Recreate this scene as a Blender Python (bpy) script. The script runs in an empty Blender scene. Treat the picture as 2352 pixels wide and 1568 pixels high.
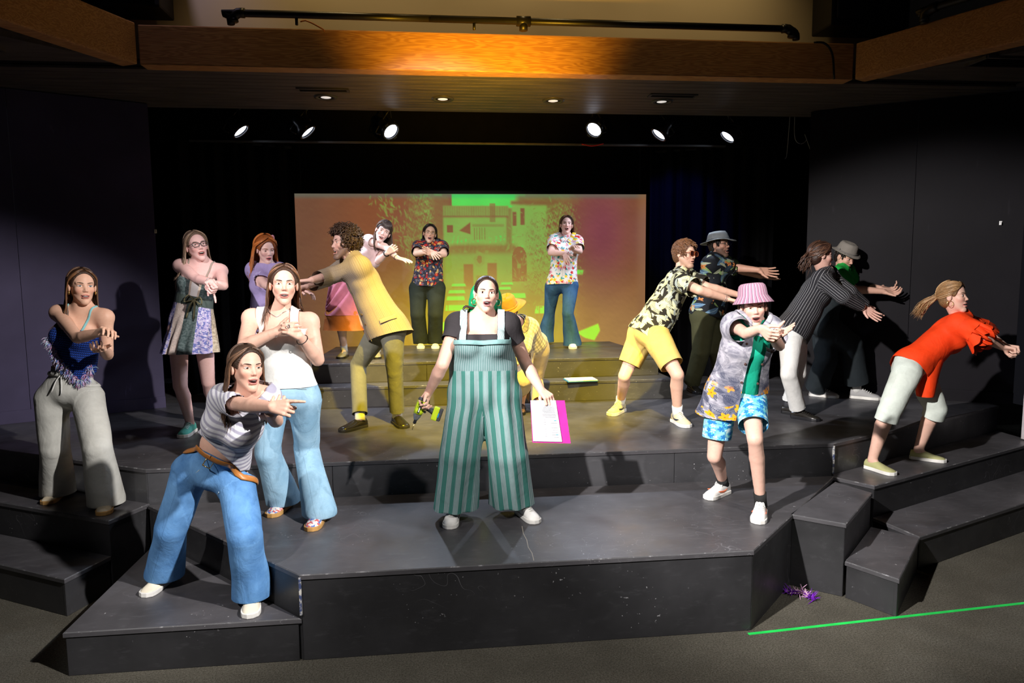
import bpy, bmesh, math, random
import numpy as np
from mathutils import Matrix, Vector
# ---------------------------------------------------------------- camera
F_PX=1600.; HZ=620.; ROLL=0.0092; YAW=math.atan(6.71e-5*F_PX); HC=2.16
PIT=math.atan((784-HZ)/F_PX)
CAM=np.array([0,0,HC])
FW=np.array([math.sin(YAW)*math.cos(PIT),math.cos(YAW)*math.cos(PIT),-math.sin(PIT)])
RT=np.array([math.cos(YAW),-math.sin(YAW),0.]); UPV=np.cross(RT,FW)
scn=bpy.context.scene
cam_d=bpy.data.cameras.new('camera'); cam_o=bpy.data.objects.new('camera',cam_d); scn.collection.objects.link(cam_o)
cam_d.sensor_width=36.; cam_d.sensor_fit='HORIZONTAL'; cam_d.lens=36.*F_PX/2352.; cam_d.clip_start=.05
_c,_s=math.cos(ROLL),math.sin(ROLL)
rx=RT*_c-UPV*_s; ux=RT*_s+UPV*_c       # camera axes with the photograph's slight roll
cam_o.matrix_world=Matrix(((rx[0],ux[0],-FW[0],0),(rx[1],ux[1],-FW[1],0),(rx[2],ux[2],-FW[2],HC),(0,0,0,1)))
scn.camera=cam_o
# ---------------------------------------------------------------- world, lights, exposure
w=bpy.data.worlds.new('hall_dark'); scn.world=w; w.use_nodes=True
w.node_tree.nodes['Background'].inputs[0].default_value=(.55,.55,.7,1); w.node_tree.nodes['Background'].inputs[1].default_value=.012
scn.view_settings.view_transform='Standard'; scn.view_settings.look='None'; scn.view_settings.exposure=0.0; scn.view_settings.gamma=1.0
scn.view_settings.use_curve_mapping=False
def spot(name,loc,tgt,watts,col,deg,blend=.3,size=.07):
    l=bpy.data.lights.new(name,'SPOT'); l.energy=watts; l.color=col; l.spot_size=math.radians(deg); l.spot_blend=blend; l.shadow_soft_size=size
    o=bpy.data.objects.new(name,l); scn.collection.objects.link(o); o.location=loc
    o.rotation_euler=(Vector(tgt)-Vector(loc)).to_track_quat('-Z','Y').to_euler(); return o
SCREEN_E=.95
KW=(1.,.95,.92)
spot('key_light_left_side',(-3.2,.2,4.9),(3.8,5.5,.9),4400,KW,35,.5)
spot('key_light_left_centre',(-3.2,.2,4.9),(.3,4.9,.7),800,KW,46,.5)
spot('key_light_right_side',(3.4,.2,4.9),(-2.9,5.1,.9),2800,KW,31,.5)
spot('key_light_right_centre',(3.4,.2,4.9),(.8,4.8,.6),640,KW,46,.5)
spot('key_light_left_back',(-3.2,.2,4.9),(-.9,6.4,2.0),1700,(1.,.90,.92),20,.5)
spot('key_light_right_back',(3.4,.2,4.9),(2.0,6.4,1.9),800,KW,22,.5)
spot('key_light_middle_back',(-.6,.2,4.9),(.3,8.3,2.4),1600,(1.,.93,.88),18,.6)
spot('amber_wash',(.5,3.,5.5),(.6,7.3,.85),5200,(1.,.70,.010),37,.6)
spot('amber_beam_fill',(.5,5.0,2.95),(.45,6.2,4.0),430,(1.,.50,.025),82,1.)  # unseen spot added in mid-air to brighten the middle of the beam
for k_,x_ in enumerate((-.9,.8,2.5)): spot('plaster_wall_fill',(x_,6.0,6.2),(x_,6.7,4.3),80,(1.,.70,.30),84,1.)  # unseen overhead spots added to light the plaster wall
spot('plaster_wall_mauve_fill',(-2.4,6.0,6.2),(-2.2,6.7,4.3),60,(.8,.65,.9),60,1.)  # unseen mauve spot added for the violet-wall end of the plaster
spot('blue_curtain_spot',(2.0,7.6,3.7),(3.15,8.85,2.75),160,(.03,.06,1.),42,.6)
# ---------------------------------------------------------------- helpers
COL=scn.collection
def ray(px,py):
    u=(px-1176)/F_PX; v=-(py-784)/F_PX
    return FW+RT*(u*_c+v*_s)+UPV*(-u*_s+v*_c)
def onz(px,py,z):
    d=ray(px,py); return CAM+d*((z-HC)/d[2])
def ony(px,py,y):
    d=ray(px,py); return CAM+d*(y/d[1])
def at(px,py,t): return CAM+ray(px,py)*t
def nrm(v): v=np.asarray(v,float); return v/(np.linalg.norm(v)+1e-12)
def A3(*v): return np.array(v,float)
def mesh(name,v,f,mat=None,parent=None,smooth=True,mats=None,mi=None):
    me=bpy.data.meshes.new(name); me.from_pydata(np.asarray(v,float).tolist(),[],f.tolist() if hasattr(f,'tolist') else f)
    if mats:
        for m in mats: me.materials.append(m)
        if mi is not None: me.polygons.foreach_set('material_index',np.asarray(mi,np.int32))
    elif mat: me.materials.append(mat)
    if smooth: me.polygons.foreach_set('use_smooth',np.ones(len(me.polygons),bool))
    me.update(); o=bpy.data.objects.new(name,me); COL.objects.link(o)
    if parent is not None: o.parent=parent
    return o
def attr_col(o,c,name='Col'):
    a=o.data.attributes.new(name,'FLOAT_COLOR','POINT'); c=np.asarray(c,np.float32)
    if c.shape[1]==3: c=np.concatenate([c,np.ones((len(c),1),np.float32)],1)
    a.data.foreach_set('color',c.ravel())
def attr_vec(o,c,name='gco'):
    a=o.data.attributes.new(name,'FLOAT_VECTOR','POINT'); a.data.foreach_set('vector',np.asarray(c,np.float32).ravel())
def empty(name,loc,label=None,cat=None,group=None):
    o=bpy.data.objects.new(name,None); COL.objects.link(o); o.location=loc; o.empty_display_size=.1
    tag(o,label,cat,group); return o
def tag(o,label=None,cat=None,group=None,kind=None):
    if label: o['label']=label
    if cat: o['category']=cat
    if group: o['group']=group
    if kind: o['kind']=kind
    return o
class MB:                                   # collects shapes into one mesh
    def __init__(s): s.v=[]; s.f=[]; s.m=[]; s.c=[]
    def add(s,v,f,mi=0,col=None):
        n=len(s.v); s.v+= [tuple(map(float,p)) for p in v]; s.f+=[tuple(int(i)+n for i in q) for q in f]; s.m+=[mi]*len(f)
        if col is not None: s.c+=[tuple(col)]*len(v) if np.ndim(col)==1 else [tuple(c) for c in col]
        return s
    def box(s,c,h,R=None,mi=0,col=None):    # centre, half sizes, 3x3 columns
        c=np.asarray(c,float); R=np.eye(3) if R is None else R
        p=[c+R@(np.array([a,b,d])*h) for a in(-1,1) for b in(-1,1) for d in(-1,1)]
        return s.add(p,[(0,1,3,2),(4,6,7,5),(0,4,5,1),(2,3,7,6),(0,2,6,4),(1,5,7,3)],mi,col)
    def tube(s,pts,r,n=8,mi=0,flat=None,cap=True,col=None):   # flat=(dir,scale): squash along dir
        pts=np.asarray(pts,float); k=len(pts); r=np.broadcast_to(np.asarray(r,float),(k,))
        T=np.gradient(pts,axis=0); T/=np.linalg.norm(T,axis=1)[:,None]+1e-12
        if flat is not None: ref=nrm(flat[0]); fs=flat[1]
        else: ref=A3(.31,.17,.93) if abs(T[0]@nrm(A3(.31,.17,.93)))<.9 else A3(1,.1,0); fs=1.
        V=[]
        for i in range(k):
            b=ref-(ref@T[i])*T[i]; b=nrm(b); a=np.cross(b,T[i])
            for j in range(n):
                t=2*math.pi*j/n; V.append(pts[i]+r[i]*(math.cos(t)*a+math.sin(t)*b*fs))
        Fc=[(i*n+j,i*n+(j+1)%n,(i+1)*n+(j+1)%n,(i+1)*n+j) for i in range(k-1) for j in range(n)]
        if cap: Fc+=[tuple(range(n))[::-1],tuple((k-1)*n+j for j in range(n))]
        return s.add(V,Fc,mi,col)
    def lathe(s,prof,R,o,n=24,mi=0,sy=1.,wob=None,col=None): # prof: (r,z) list in frame R at o
        V=[];k=len(prof)
        for i,(r,z) in enumerate(prof):
            for j in range(n):
                t=2*math.pi*j/n; zz=z+(wob(i,t) if wob else 0)
                V.append(o+R@np.array([r*math.cos(t),r*sy*math.sin(t),zz]))
        Fc=[(i*n+j,i*n+(j+1)%n,(i+1)*n+(j+1)%n,(i+1)*n+j) for i in range(k-1) for j in range(n)]
        return s.add(V,Fc,mi,col)
    def prism(s,poly,z0,z1,mi=0):
        n=len(poly); V=[(x,y,z0) for x,y in poly]+[(x,y,z1) for x,y in poly]
        return s.add(V,[tuple(range(n))[::-1],tuple(range(n,2*n))]+[(i,(i+1)%n,n+(i+1)%n,n+i) for i in range(n)],mi)
    def build(s,name,mat,parent=None,smooth=False,bevel=0,mats=None):
        me=bpy.data.meshes.new(name); me.from_pydata(s.v,[],s.f)
        if mats:
            for m in mats: me.materials.append(m)
            me.polygons.foreach_set('material_index',np.asarray(s.m,np.int32))
        elif mat: me.materials.append(mat)
        bm=bmesh.new(); bm.from_mesh(me); bmesh.ops.recalc_face_normals(bm,faces=bm.faces)
        if bevel:
            ed=[e for e in bm.edges if len(e.link_faces)==2 and e.calc_face_angle(0)>.5]
            bmesh.ops.bevel(bm,geom=ed,offset=bevel,segments=2,affect='EDGES',profile=.6)
        bm.to_mesh(me); bm.free()
        if smooth: me.polygons.foreach_set('use_smooth',np.ones(len(me.polygons),bool))
        o=bpy.data.objects.new(name,me); COL.objects.link(o)
        if parent is not None: o.parent=parent
        if s.c and not bevel: attr_col(o,s.c)
        return o
def arc(pts,n):                               # Catmull-Rom through points
    P=[np.asarray(p,float) for p in pts]; P=[2*P[0]-P[1]]+P+[2*P[-1]-P[-2]]; out=[]
    m=len(P)-3
    for i in range(n):
        u=i/(n-1)*m; k=min(int(u),m-1); t=u-k; a,b,c,d=P[k:k+4]
        out.append(.5*((2*b)+(c-a)*t+(2*a-5*b+4*c-d)*t*t+(3*b-a-3*c+d)*t**3))
    return np.array(out)
def pn(p,sc,seed,n=6):                        # cheap smooth noise, about -1..1
    rg=np.random.RandomState(seed); o=0
    for i in range(n):
        k=rg.normal(size=3); k/=np.linalg.norm(k); o=o+np.sin((p@k)*sc*(.7+.6*rg.rand())*2*math.pi+rg.rand()*6.28)
    return o/n*1.3
# ---------------------------------------------------------------- node materials
class NT:
    def __init__(s,name,rough=.6,spec=.3):
        s.m=bpy.data.materials.new(name); s.m.use_nodes=True; s.t=s.m.node_tree; s.b=s.t.nodes['Principled BSDF']
        s.b.inputs['Roughness'].default_value=rough; s.b.inputs['Specular IOR Level'].default_value=spec
    def n(s,ty,**k):
        x=s.t.nodes.new(ty)
        for a,b in k.items(): setattr(x,a,b)
        return x
    def put(s,sock,v):
        if isinstance(v,bpy.types.NodeSocket): s.t.links.new(v,sock)
        elif isinstance(v,(tuple,list)) and len(v)==3 and sock.type=='RGBA': sock.default_value=(*v,1)
        else: sock.default_value=v
    def attr(s,name='gco',out='Vector'): x=s.n('ShaderNodeAttribute',attribute_name=name); return x.outputs[out]
    def obj(s): return s.n('ShaderNodeTexCoord').outputs['Object']
    def sep(s,v): x=s.n('ShaderNodeSeparateXYZ'); s.put(x.inputs[0],v); return x.outputs
    def comb(s,a,b,c=0.): x=s.n('ShaderNodeCombineXYZ'); s.put(x.inputs[0],a); s.put(x.inputs[1],b); s.put(x.inputs[2],c); return x.outputs[0]
    def ma(s,op,a,b=0.,c=None):
        x=s.n('ShaderNodeMath',operation=op); s.put(x.inputs[0],a); s.put(x.inputs[1],b)
        if c is not None: s.put(x.inputs[2],c)
        return x.outputs[0]
    def vm(s,op,a,b=(0,0,0)): x=s.n('ShaderNodeVectorMath',operation=op); s.put(x.inputs[0],a); s.put(x.inputs[1],b); return x.outputs[0]
    def vs(s,a,k): x=s.n('ShaderNodeVectorMath',operation='SCALE'); s.put(x.inputs[0],a); s.put(x.inputs[3],k); return x.outputs[0]
    def mix(s,f,a,b,ty='MIX'):
        x=s.n('ShaderNodeMix',data_type='RGBA',blend_type=ty); s.put(x.inputs[0],f); s.put(x.inputs[6],a); s.put(x.inputs[7],b); return x.outputs[2]
    def noise(s,v,sc,det=2.,rough=.5,dist=0.,out=0):
        x=s.n('ShaderNodeTexNoise'); s.put(x.inputs['Vector'],v); x.inputs['Scale'].default_value=sc; x.inputs['Detail'].default_value=det; x.inputs['Roughness'].default_value=rough; x.inputs['Distortion'].default_value=dist; return x.outputs[out]
    def voro(s,v,sc,feat='F1',rnd=1.):
        x=s.n('ShaderNodeTexVoronoi',feature=feat); s.put(x.inputs['Vector'],v); x.inputs['Scale'].default_value=sc; x.inputs['Randomness'].default_value=rnd; return x.outputs
    def st(s,v,lo,hi): x=s.n('ShaderNodeMapRange',interpolation_type='SMOOTHSTEP'); s.put(x.inputs[0],v); x.inputs[1].default_value=lo; x.inputs[2].default_value=hi; return x.outputs[0]
    def stripe(s,v,per,duty,soft=.06,ph=0.):                      # 1 on the stripe
        f=s.ma('FRACT',s.ma('MULTIPLY_ADD',v,1./per,ph+100.)); d=s.ma('ABSOLUTE',s.ma('SUBTRACT',f,.5)); return s.st(d,duty/2+soft,duty/2-soft)
    def bump(s,h,st=.3,dist=.01): x=s.n('ShaderNodeBump'); x.inputs['Strength'].default_value=st; x.inputs['Distance'].default_value=dist; s.put(x.inputs['Height'],h); s.t.links.new(x.outputs[0],s.b.inputs['Normal'])
    def base(s,c): s.put(s.b.inputs['Base Color'],c); return s
    def done(s): return s.m
def plain(name,c,rough=.6,spec=.3,metal=0.,var=.12,sc=9.):
    t=NT(name,rough,spec); o=t.obj(); k=t.noise(o,sc,3.)
    t.base(t.mix(t.st(k,.3,.7),tuple(x*(1-var) for x in c),tuple(min(1,x*(1+var)) for x in c))); t.b.inputs['Metallic'].default_value=metal; return t.done()
def emit(name,c,st):
    t=NT(name); t.base((.8,.8,.8)); t.put(t.b.inputs['Emission Color'],tuple(c)); t.b.inputs['Emission Strength'].default_value=st; return t.done()
# ---------------------------------------------------------------- setting: floor, platforms, walls, ceiling
def black_paint(name,c,rough=.42,scuff=.5,seed=0.):
    t=NT(name,rough,.35); o=t.vm('ADD',t.obj(),(seed,seed*1.7,seed*.3))
    big=t.st(t.noise(o,1.7,4.,.6),.3,.72); col=t.mix(big,tuple(x*.8 for x in c),tuple(x*1.35 for x in c))
    sm=t.st(t.noise(t.vm('MULTIPLY',o,(3.,9.,9.)),2.2,5.,.7),.52,.8); col=t.mix(t.ma('MULTIPLY',sm,.5),col,tuple(min(1,x*2.4) for x in c))
    sp=t.st(t.noise(o,55.,1.),.745,.775); gate=t.st(t.noise(o,2.6,2.),.48,.62)
    col=t.mix(t.ma('MULTIPLY',t.ma('MULTIPLY',sp,gate),scuff),col,(.5,.5,.52))
    wv=t.noise(t.vm('MULTIPLY',t.vm('ADD',o,t.vs(t.noise(o,2.,2.,out=1),.5)),(2.,2.,2.)),3.1,1.,out=0)
    ln=t.st(t.ma('ABSOLUTE',t.ma('SUBTRACT',wv,.5)),.0035,.0008); g2=t.st(t.noise(o,1.3,1.),.56,.66)
    col=t.mix(t.ma('MULTIPLY',t.ma('MULTIPLY',ln,g2),scuff*.6),col,(.32,.32,.34))
    t.base(col); rr=t.st(t.noise(o,4.,3.),.2,.8); t.put(t.b.inputs['Roughness'],t.ma('MULTIPLY_ADD',rr,.22,rough-.1))
    t.bump(t.noise(o,30.,4.),.12,.004); return t.done()
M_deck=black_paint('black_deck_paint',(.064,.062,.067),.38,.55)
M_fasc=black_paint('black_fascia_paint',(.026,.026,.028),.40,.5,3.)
M_fasb=black_paint('key_lit_scuffed_fascia_paint',(.050,.050,.054),.42,.8,7.)  # scuffed fascia black, base colour lightened to stand for stronger key light
M_rise=black_paint('amber_lit_riser_paint',(.062,.060,.055),.40,.5,5.)  # fascia black with the amber wash's brightness painted into its base colour
t=NT('worn_paint_edge',.5); k=t.st(t.noise(t.obj(),17.,4.,.7),.52,.72); t.base(t.mix(k,(.07,.07,.074),(.26,.26,.27))); M_edge=t.done()
t=NT('carpet_olive_grey',.95,.1); o=t.obj(); k=t.noise(o,3.,4.,.6); f=t.noise(o,260.,2.,.8)
c=t.mix(t.st(k,.3,.7),(.085,.080,.064),(.13,.122,.098)); f2=t.noise(o,95.,3.,.75); c=t.mix(t.st(f2,.62,.38),c,t.mix(.75,c,(.018,.016,.012))); c=t.mix(t.st(f,.35,.75),c,t.mix(.55,c,(.26,.24,.19))); c=t.mix(t.ma('MULTIPLY',t.st(t.noise(o,38.,1.),.74,.78),.35),c,(.3,.28,.22)); t.base(c); t.bump(t.ma('ADD',f,f2),.8,.010); M_carpet=t.done()
fl=MB().prism([(-9,-3),(9,-3),(9,11),(-9,11)],-.1,0.).build('floor',M_carpet); tag(fl,kind='structure',label='dark olive grey carpet floor in front of the stage')
def platform(name,label,poly,z0,z1,faces,splits={},fm=None,over=.008,th=.028,group='black plywood stage platforms'):
    e=empty(name,(float(poly[0][0]),float(poly[0][1]),z0),label,'platform',group)
    P=[np.array(p,float) for p in poly]; n=len(P); cen=sum(P)/n; loc=np.array([poly[0][0],poly[0][1]],float)
    # deck slab, a little proud of the panels
    out=[]
    for i in range(n):
        a,b,c=P[i-1],P[i],P[(i+1)%n]; n1=nrm([(b-a)[1],-(b-a)[0]]); n2=nrm([(c-b)[1],-(c-b)[0]])
        out.append(b+(n1+n2)/(1+n1@n2)*over-loc)
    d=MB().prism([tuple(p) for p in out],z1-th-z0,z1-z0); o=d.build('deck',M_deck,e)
    bm=bmesh.new(); bm.from_mesh(o.data); o.data.materials.append(M_edge)
    ed=[q for q in bm.edges if abs(q.verts[0].co.z-q.verts[1].co.z)<1e-4 and q.verts[0].co.z>z1-z0-1e-3]
    r=bmesh.ops.bevel(bm,geom=ed,offset=.005,segments=1,affect='EDGES')
    for f in r['faces']: f.material_index=1
    bm.to_mesh(o.data); bm.free()
    for i in faces:
        a,b=P[i],P[(i+1)%n]; ts=[0]+list(splits.get(i,[]))+[1]
        for u0,u1 in zip(ts[:-1],ts[1:]):
            p=a+(b-a)*u0-loc; q=a+(b-a)*u1-loc; dr=nrm(q-p); nn=np.array([dr[1],-dr[0]]); L=np.linalg.norm(q-p)
            R=np.array([[dr[0],nn[0],0],[dr[1],nn[1],0],[0,0,1.]]); h=(z1-th-z0)
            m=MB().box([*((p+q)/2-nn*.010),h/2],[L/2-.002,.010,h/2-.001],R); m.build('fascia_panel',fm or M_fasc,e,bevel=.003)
    return e
ZL,ZA,ZB,ZD,ZE=.25,.50,.755,.97,1.18
platform('stage_platform','low black triangular platform at front under the leaning striped-tee woman',[(-2.02,3.8),(-.80,3.8),(-2.0,5.05),(-2.02,5.05)],0,ZL,[0,3])
pA=platform('stage_platform','large central black platform with angled corners under the woman in striped jumpsuit',[(-.78,3.8),(1.83,3.8),(3.12,5.12),(-2.08,5.12)],0,ZA,[0,1,3])
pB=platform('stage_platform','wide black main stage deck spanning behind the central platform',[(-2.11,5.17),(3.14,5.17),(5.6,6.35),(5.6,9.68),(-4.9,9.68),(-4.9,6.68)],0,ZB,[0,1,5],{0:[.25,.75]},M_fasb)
platform('stage_platform','upper black side step under the woman in grey trousers',[(-2.24,4.84),(-2.11,5.16),(-4.9,6.67),(-4.9,6.24)],0,ZA,[0,3])
platform('stage_platform','lower black side step beside the triangular platform',[(-2.37,4.50),(-2.25,4.835),(-4.9,6.235),(-4.9,5.88)],0,ZL,[0,3])
platform('stage_platform','upper black side step under the woman in orange blouse',[(3.29,4.85),(5.6,5.885),(5.6,6.34),(3.15,5.165),(3.12,5.10)],0,ZA,[0,3,4])
platform('stage_platform','lower long black side step beside the carpet near green tape',[(3.38,4.45),(5.6,5.38),(5.6,5.88),(3.30,4.845)],0,ZL,[0,3])
platform('stage_platform','small black angled block level with the central platform',[(2.615,4.135),(3.16,4.69),(3.05,4.97),(2.36,4.345)],0,ZA,[0,1,3])
platform('stage_platform','small lowest black block stepping down towards green tape',[(2.79,3.84),(3.35,4.42),(3.155,4.66),(2.625,4.12)],0,ZL,[0,1,3])
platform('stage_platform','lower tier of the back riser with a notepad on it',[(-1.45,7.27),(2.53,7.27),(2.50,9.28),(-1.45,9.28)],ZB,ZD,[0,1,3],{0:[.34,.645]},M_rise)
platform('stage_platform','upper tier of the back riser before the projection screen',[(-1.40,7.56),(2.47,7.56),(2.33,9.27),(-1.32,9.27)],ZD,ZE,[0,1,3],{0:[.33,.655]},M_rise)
t=NT('chipped_white_edge',.6); k=t.st(t.noise(t.obj(),30.,3.),.42,.58); t.base(t.mix(k,(.05,.07,.16),(.55,.54,.50))); M_chip=t.done()
for e_,x,y,z0,z1 in((pA,-.782,3.793,.27,.485),(pB,3.142,5.163,.51,.735)):
    l=e_.location; MB().box([x-l[0],y-l[1],(z0+z1)/2-l[2]],[.006,.006,(z1-z0)/2]).build('chipped_corner',M_chip,e_)
m=MB(); l=pA.location; pts=[onz(px,py,ZA)-np.array(l) for px,py in((1199,1208),(1202,1225),(1210,1240),(1213,1256),(1222,1270),(1226,1287))]
m.tube(np.array(pts)+A3(0,0,.0006),.0022,5,flat=(A3(0,0,1),.3)); m.build('paint_crack',plain('bare_wood_crack',(.42,.38,.32)),pA)
# walls
def wallm(name,c,rough=.55):
    t=NT(name,rough,.12); o=t.obj(); k=t.st(t.noise(o,.9,4.,.55),.3,.75); col=t.mix(k,tuple(x*.8 for x in c),tuple(x*1.25 for x in c))
    s=t.st(t.noise(t.vm('MULTIPLY',o,(9.,9.,1.4)),2.,3.),.70,.78); col=t.mix(t.ma('MULTIPLY',s,.35),col,tuple(min(1,x*3) for x in c)); t.base(col); t.bump(t.noise(o,40.,3.),.1,.003); return t.done()
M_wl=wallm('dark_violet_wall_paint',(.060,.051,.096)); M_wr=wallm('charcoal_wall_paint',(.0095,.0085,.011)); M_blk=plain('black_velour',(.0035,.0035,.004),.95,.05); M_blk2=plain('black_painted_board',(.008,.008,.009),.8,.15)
def flat_wall(name,label,a,b,z0,z1,mat,th=.06,cuts=()):
    a=np.array(a,float);b=np.array(b,float); dr=nrm(b-a); nn=np.array([dr[1],-dr[0]]); R=np.array([[dr[0],nn[0],0],[dr[1],nn[1],0],[0,0,1.]])
    e=empty(name,(a[0],a[1],z0)); tag(e,label,kind='structure'); L=np.linalg.norm(b-a); us=[0]+list(cuts)+[1]
    for u0,u1 in zip(us[:-1],us[1:]):
        c=dr*L*(u0+u1)/2-nn*th/2; MB().box([c[0],c[1],(z1-z0)/2],[L*(u1-u0)/2-.0015,th/2,(z1-z0)/2],R).build('wall_panel',mat,e,bevel=.003)
    m=MB(); c=dr*L/2+nn*.008; m.box([c[0],c[1],.06],[L/2,.008,.06],R); m.build('baseboard',mat,e,bevel=.003)
    return e
WRA=onz(1841,897,ZB); WRB=onz(2300,927,ZB); WRB=WRB+(WRB-WRA)*.05
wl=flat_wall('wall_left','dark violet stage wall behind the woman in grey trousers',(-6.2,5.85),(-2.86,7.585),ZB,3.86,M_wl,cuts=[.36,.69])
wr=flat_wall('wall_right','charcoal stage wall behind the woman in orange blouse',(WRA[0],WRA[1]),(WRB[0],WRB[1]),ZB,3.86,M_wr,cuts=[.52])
flat_wall('wall_back','black rear wall behind the projection screen',(-5.,9.7),(6.,9.7),ZB,4.3,M_blk)
flat_wall('wall_side','dark side wall at the edge of the stage steps',(5.64,6.08),(5.66,3.2),0,3.86,M_blk2)
m=MB().box([5.545,5.86,1.27],[.012,.12,.76]); tag(m.build('notice_board',plain('pale_board',(.55,.5,.5)),bevel=.004),'narrow pale board leaning at the far edge of the steps','board')
# black curtains with folds
def curtain(label,a,b,z0,z1,folds,mat,amp=.045):
    a=np.array(a,float);b=np.array(b,float); n=folds*10; L=np.linalg.norm(b-a); dr=nrm(b-a); nn=np.array([dr[1],-dr[0]]); rg=np.random.RandomState(folds)
    zs=np.linspace(z0,z1,9); V=[]
    for z in zs:
        for i in range(n+1):
            u=i/n; q=a+(b-a)*u+nn*amp*(math.sin(u*folds*6.28+.6*math.sin(u*23+z*.3))+.3*math.sin(u*folds*12.6+1)); V.append((q[0],q[1],z))
    k=n+1; Fc=[(r*k+i,r*k+i+1,(r+1)*k+i+1,(r+1)*k+i) for r in range(8) for i in range(n)]
    e=empty('stage_curtain',(a[0],a[1],z0),label,'curtain','black stage curtains')
    V=np.array(V)-[a[0],a[1],z0]; mesh('drape',V,Fc,mat,e)
    m=MB(); m.tube([(0,0,z1-z0-.03),(b[0]-a[0],b[1]-a[1],z1-z0-.03)],.02,8); m.build('curtain_rod',M_blk2,e,True)
curtain('black curtain between the violet wall and the projection screen',(-2.86,8.3),(-1.72,8.9),ZB+.01,3.7,7,M_blk)
curtain('black curtain between the projection screen and the charcoal wall',(2.80,9.0),(4.15,8.3),ZB+.01,3.7,8,M_blk)
# header and dark loft above the stage
m=MB().box([.4,8.32,4.0],[3.9,.03,.38]); hd=m.build('trim_1',M_blk); tag(hd,'black header board below the stage lights',kind='structure')
m=MB().box([.4,8.27,3.622],[3.1,.012,.010]); tag(m.build('trim_2',plain('dull_metal',(.10,.10,.10),.5,.4,.6)),'thin metal edge under the stage lights',kind='structure')
m=MB().box([.5,8.8,4.32],[6,1.0,.03]); tag(m.build('ceiling_loft',M_blk),'black ceiling above the stage lights',kind='structure')
# wooden beams
def wood(name):
    t=NT(name,.45,.35); o=t.obj(); s=t.vm('MULTIPLY',o,(.55,3.,6.)); d=t.noise(s,1.6,3.,.55); r=t.ma('ADD',t.ma('MULTIPLY',t.sep(o)[2],26.),t.ma('MULTIPLY',d,17.))
    ring=t.st(t.ma('ABSOLUTE',t.ma('SUBTRACT',t.ma('FRACT',r),.5)),.08,.42); fine=t.noise(t.vm('MULTIPLY',o,(2.,60.,140.)),1.2,2.)
    c=t.mix(ring,(.36,.17,.062),(.50,.265,.10)); c=t.mix(t.ma('MULTIPLY',t.st(fine,.4,.7),.3),c,(.30,.14,.05)); t.base(c); t.bump(ring,.08,.002); return t.done()
M_wood=wood('varnished_fir_beam')
def beam(name,label,a,b,zb0,zt0,zb1,zt1,th=.16):
    a=np.array(a,float);b=np.array(b,float); dr=nrm(b-a); nn=np.array([dr[1],-dr[0]]); q=-nn*th
    V=[(*a,zb0),(*b,zb1),(*b,zt1),(*a,zt0),(*(a+q),zb0),(*(b+q),zb1),(*(b+q),zt1),(*(a+q),zt0)]
    m=MB().add(V,[(0,1,2,3),(7,6,5,4),(0,4,5,1),(3,2,6,7),(0,3,7,4),(1,5,6,2)]); o=m.build(name,M_wood,bevel=.012); tag(o,label,kind='structure'); return o
pl=onz(0,44,3.86); pr=onz(2352,92,3.86)
beam('trim_3','long varnished wooden beam above the stage lit amber in the middle',(-2.38,6.2),(3.82,6.2),3.86,4.18,3.86,4.18)
beam('trim_4','wooden side beam angled towards the audience above violet wall',(pl[0]-(-2.38-pl[0])*.25,pl[1]-(6.2-pl[1])*.25),(-2.395,6.195),3.86,4.21,3.86,4.19)
beam('trim_5','wooden side beam angled towards the audience above charcoal wall',(3.835,6.195),(pr[0]+(pr[0]-3.82)*.25,pr[1]-(6.2-pr[1])*.25),3.86,4.18,3.86,4.20)
# plank soffit
t=NT('dark_stained_planks',.5,.3); o=t.obj(); c=t.mix(t.st(t.noise(t.vm('MULTIPLY',o,(1.,8.,8.)),2.,4.),.3,.7),(.060,.050,.046),(.11,.092,.082)); t.base(c); M_plank=t.done()
ce=empty('ceiling',(0,6.35,3.87)); tag(ce,'dark plank soffit behind the wooden beam',kind='structure')
npk=12
for i in range(npk):
    y=6.37+i*.118; MB().box([.7,y+.0585-6.35,.012],[4.9,.0565,.012]).build('plank',M_plank,ce,bevel=.004)
MB().box([.7,.75,.04],[4.9,.8,.012]).build('backing_board',M_blk2,ce)
for sg,lab in((-1,'dark side soffit above the violet wall'),(1,'dark side soffit above the charcoal wall')):
    poly=[(-2.5,6.35),(-2.5,7.8),(-6.6,7.8),(-6.6,2.)] if sg<0 else [(3.95,6.35),(7.5,2.5),(7.5,7.8),(3.95,7.8)]
    o=MB().prism(poly,3.90,3.95).build('ceiling_side',M_plank); tag(o,lab,kind='structure')
for x0,x1,y0,y1,lab in((-4.6,-3.3,5.75,6.0,'dark slot vent in the soffit above the violet wall'),(4.6,5.7,5.55,5.8,'dark slot vent in the soffit above the charcoal wall')):
    e=empty('ceiling_vent',((x0+x1)/2,(y0+y1)/2,3.89),lab,'vent'); hx,hy=(x1-x0)/2,(y1-y0)/2
    m=MB(); m.box([0,hy,0],[hx,.012,.012]); m.box([0,-hy,0],[hx,.012,.012]); m.box([hx,0,0],[.012,hy,.012]); m.box([-hx,0,0],[.012,hy,.012]); m.build('frame',M_plank,e)
    for k in range(5): MB().box([0,-hy+hy*2*(k+.5)/5,.004],[hx-.01,.006,.010]).build('slat',M_blk2,e)
# upper plaster wall
t=NT('cream_plaster',.85,.15); o=t.obj(); t.base(t.mix(t.st(t.noise(o,.7,3.),.3,.7),(.55,.47,.34),(.68,.60,.46))); M_pl=t.done()
o=MB().box([.7,6.75,5.2],[5.6,.05,1.15]).build('wall_upper',M_pl); tag(o,'cream plaster wall above the wooden beam',kind='structure')
o=MB().box([.7,3.,6.4],[7.,5.,.05]).build('ceiling_hall',M_blk2); tag(o,'dark hall ceiling above the audience',kind='structure')
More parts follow.
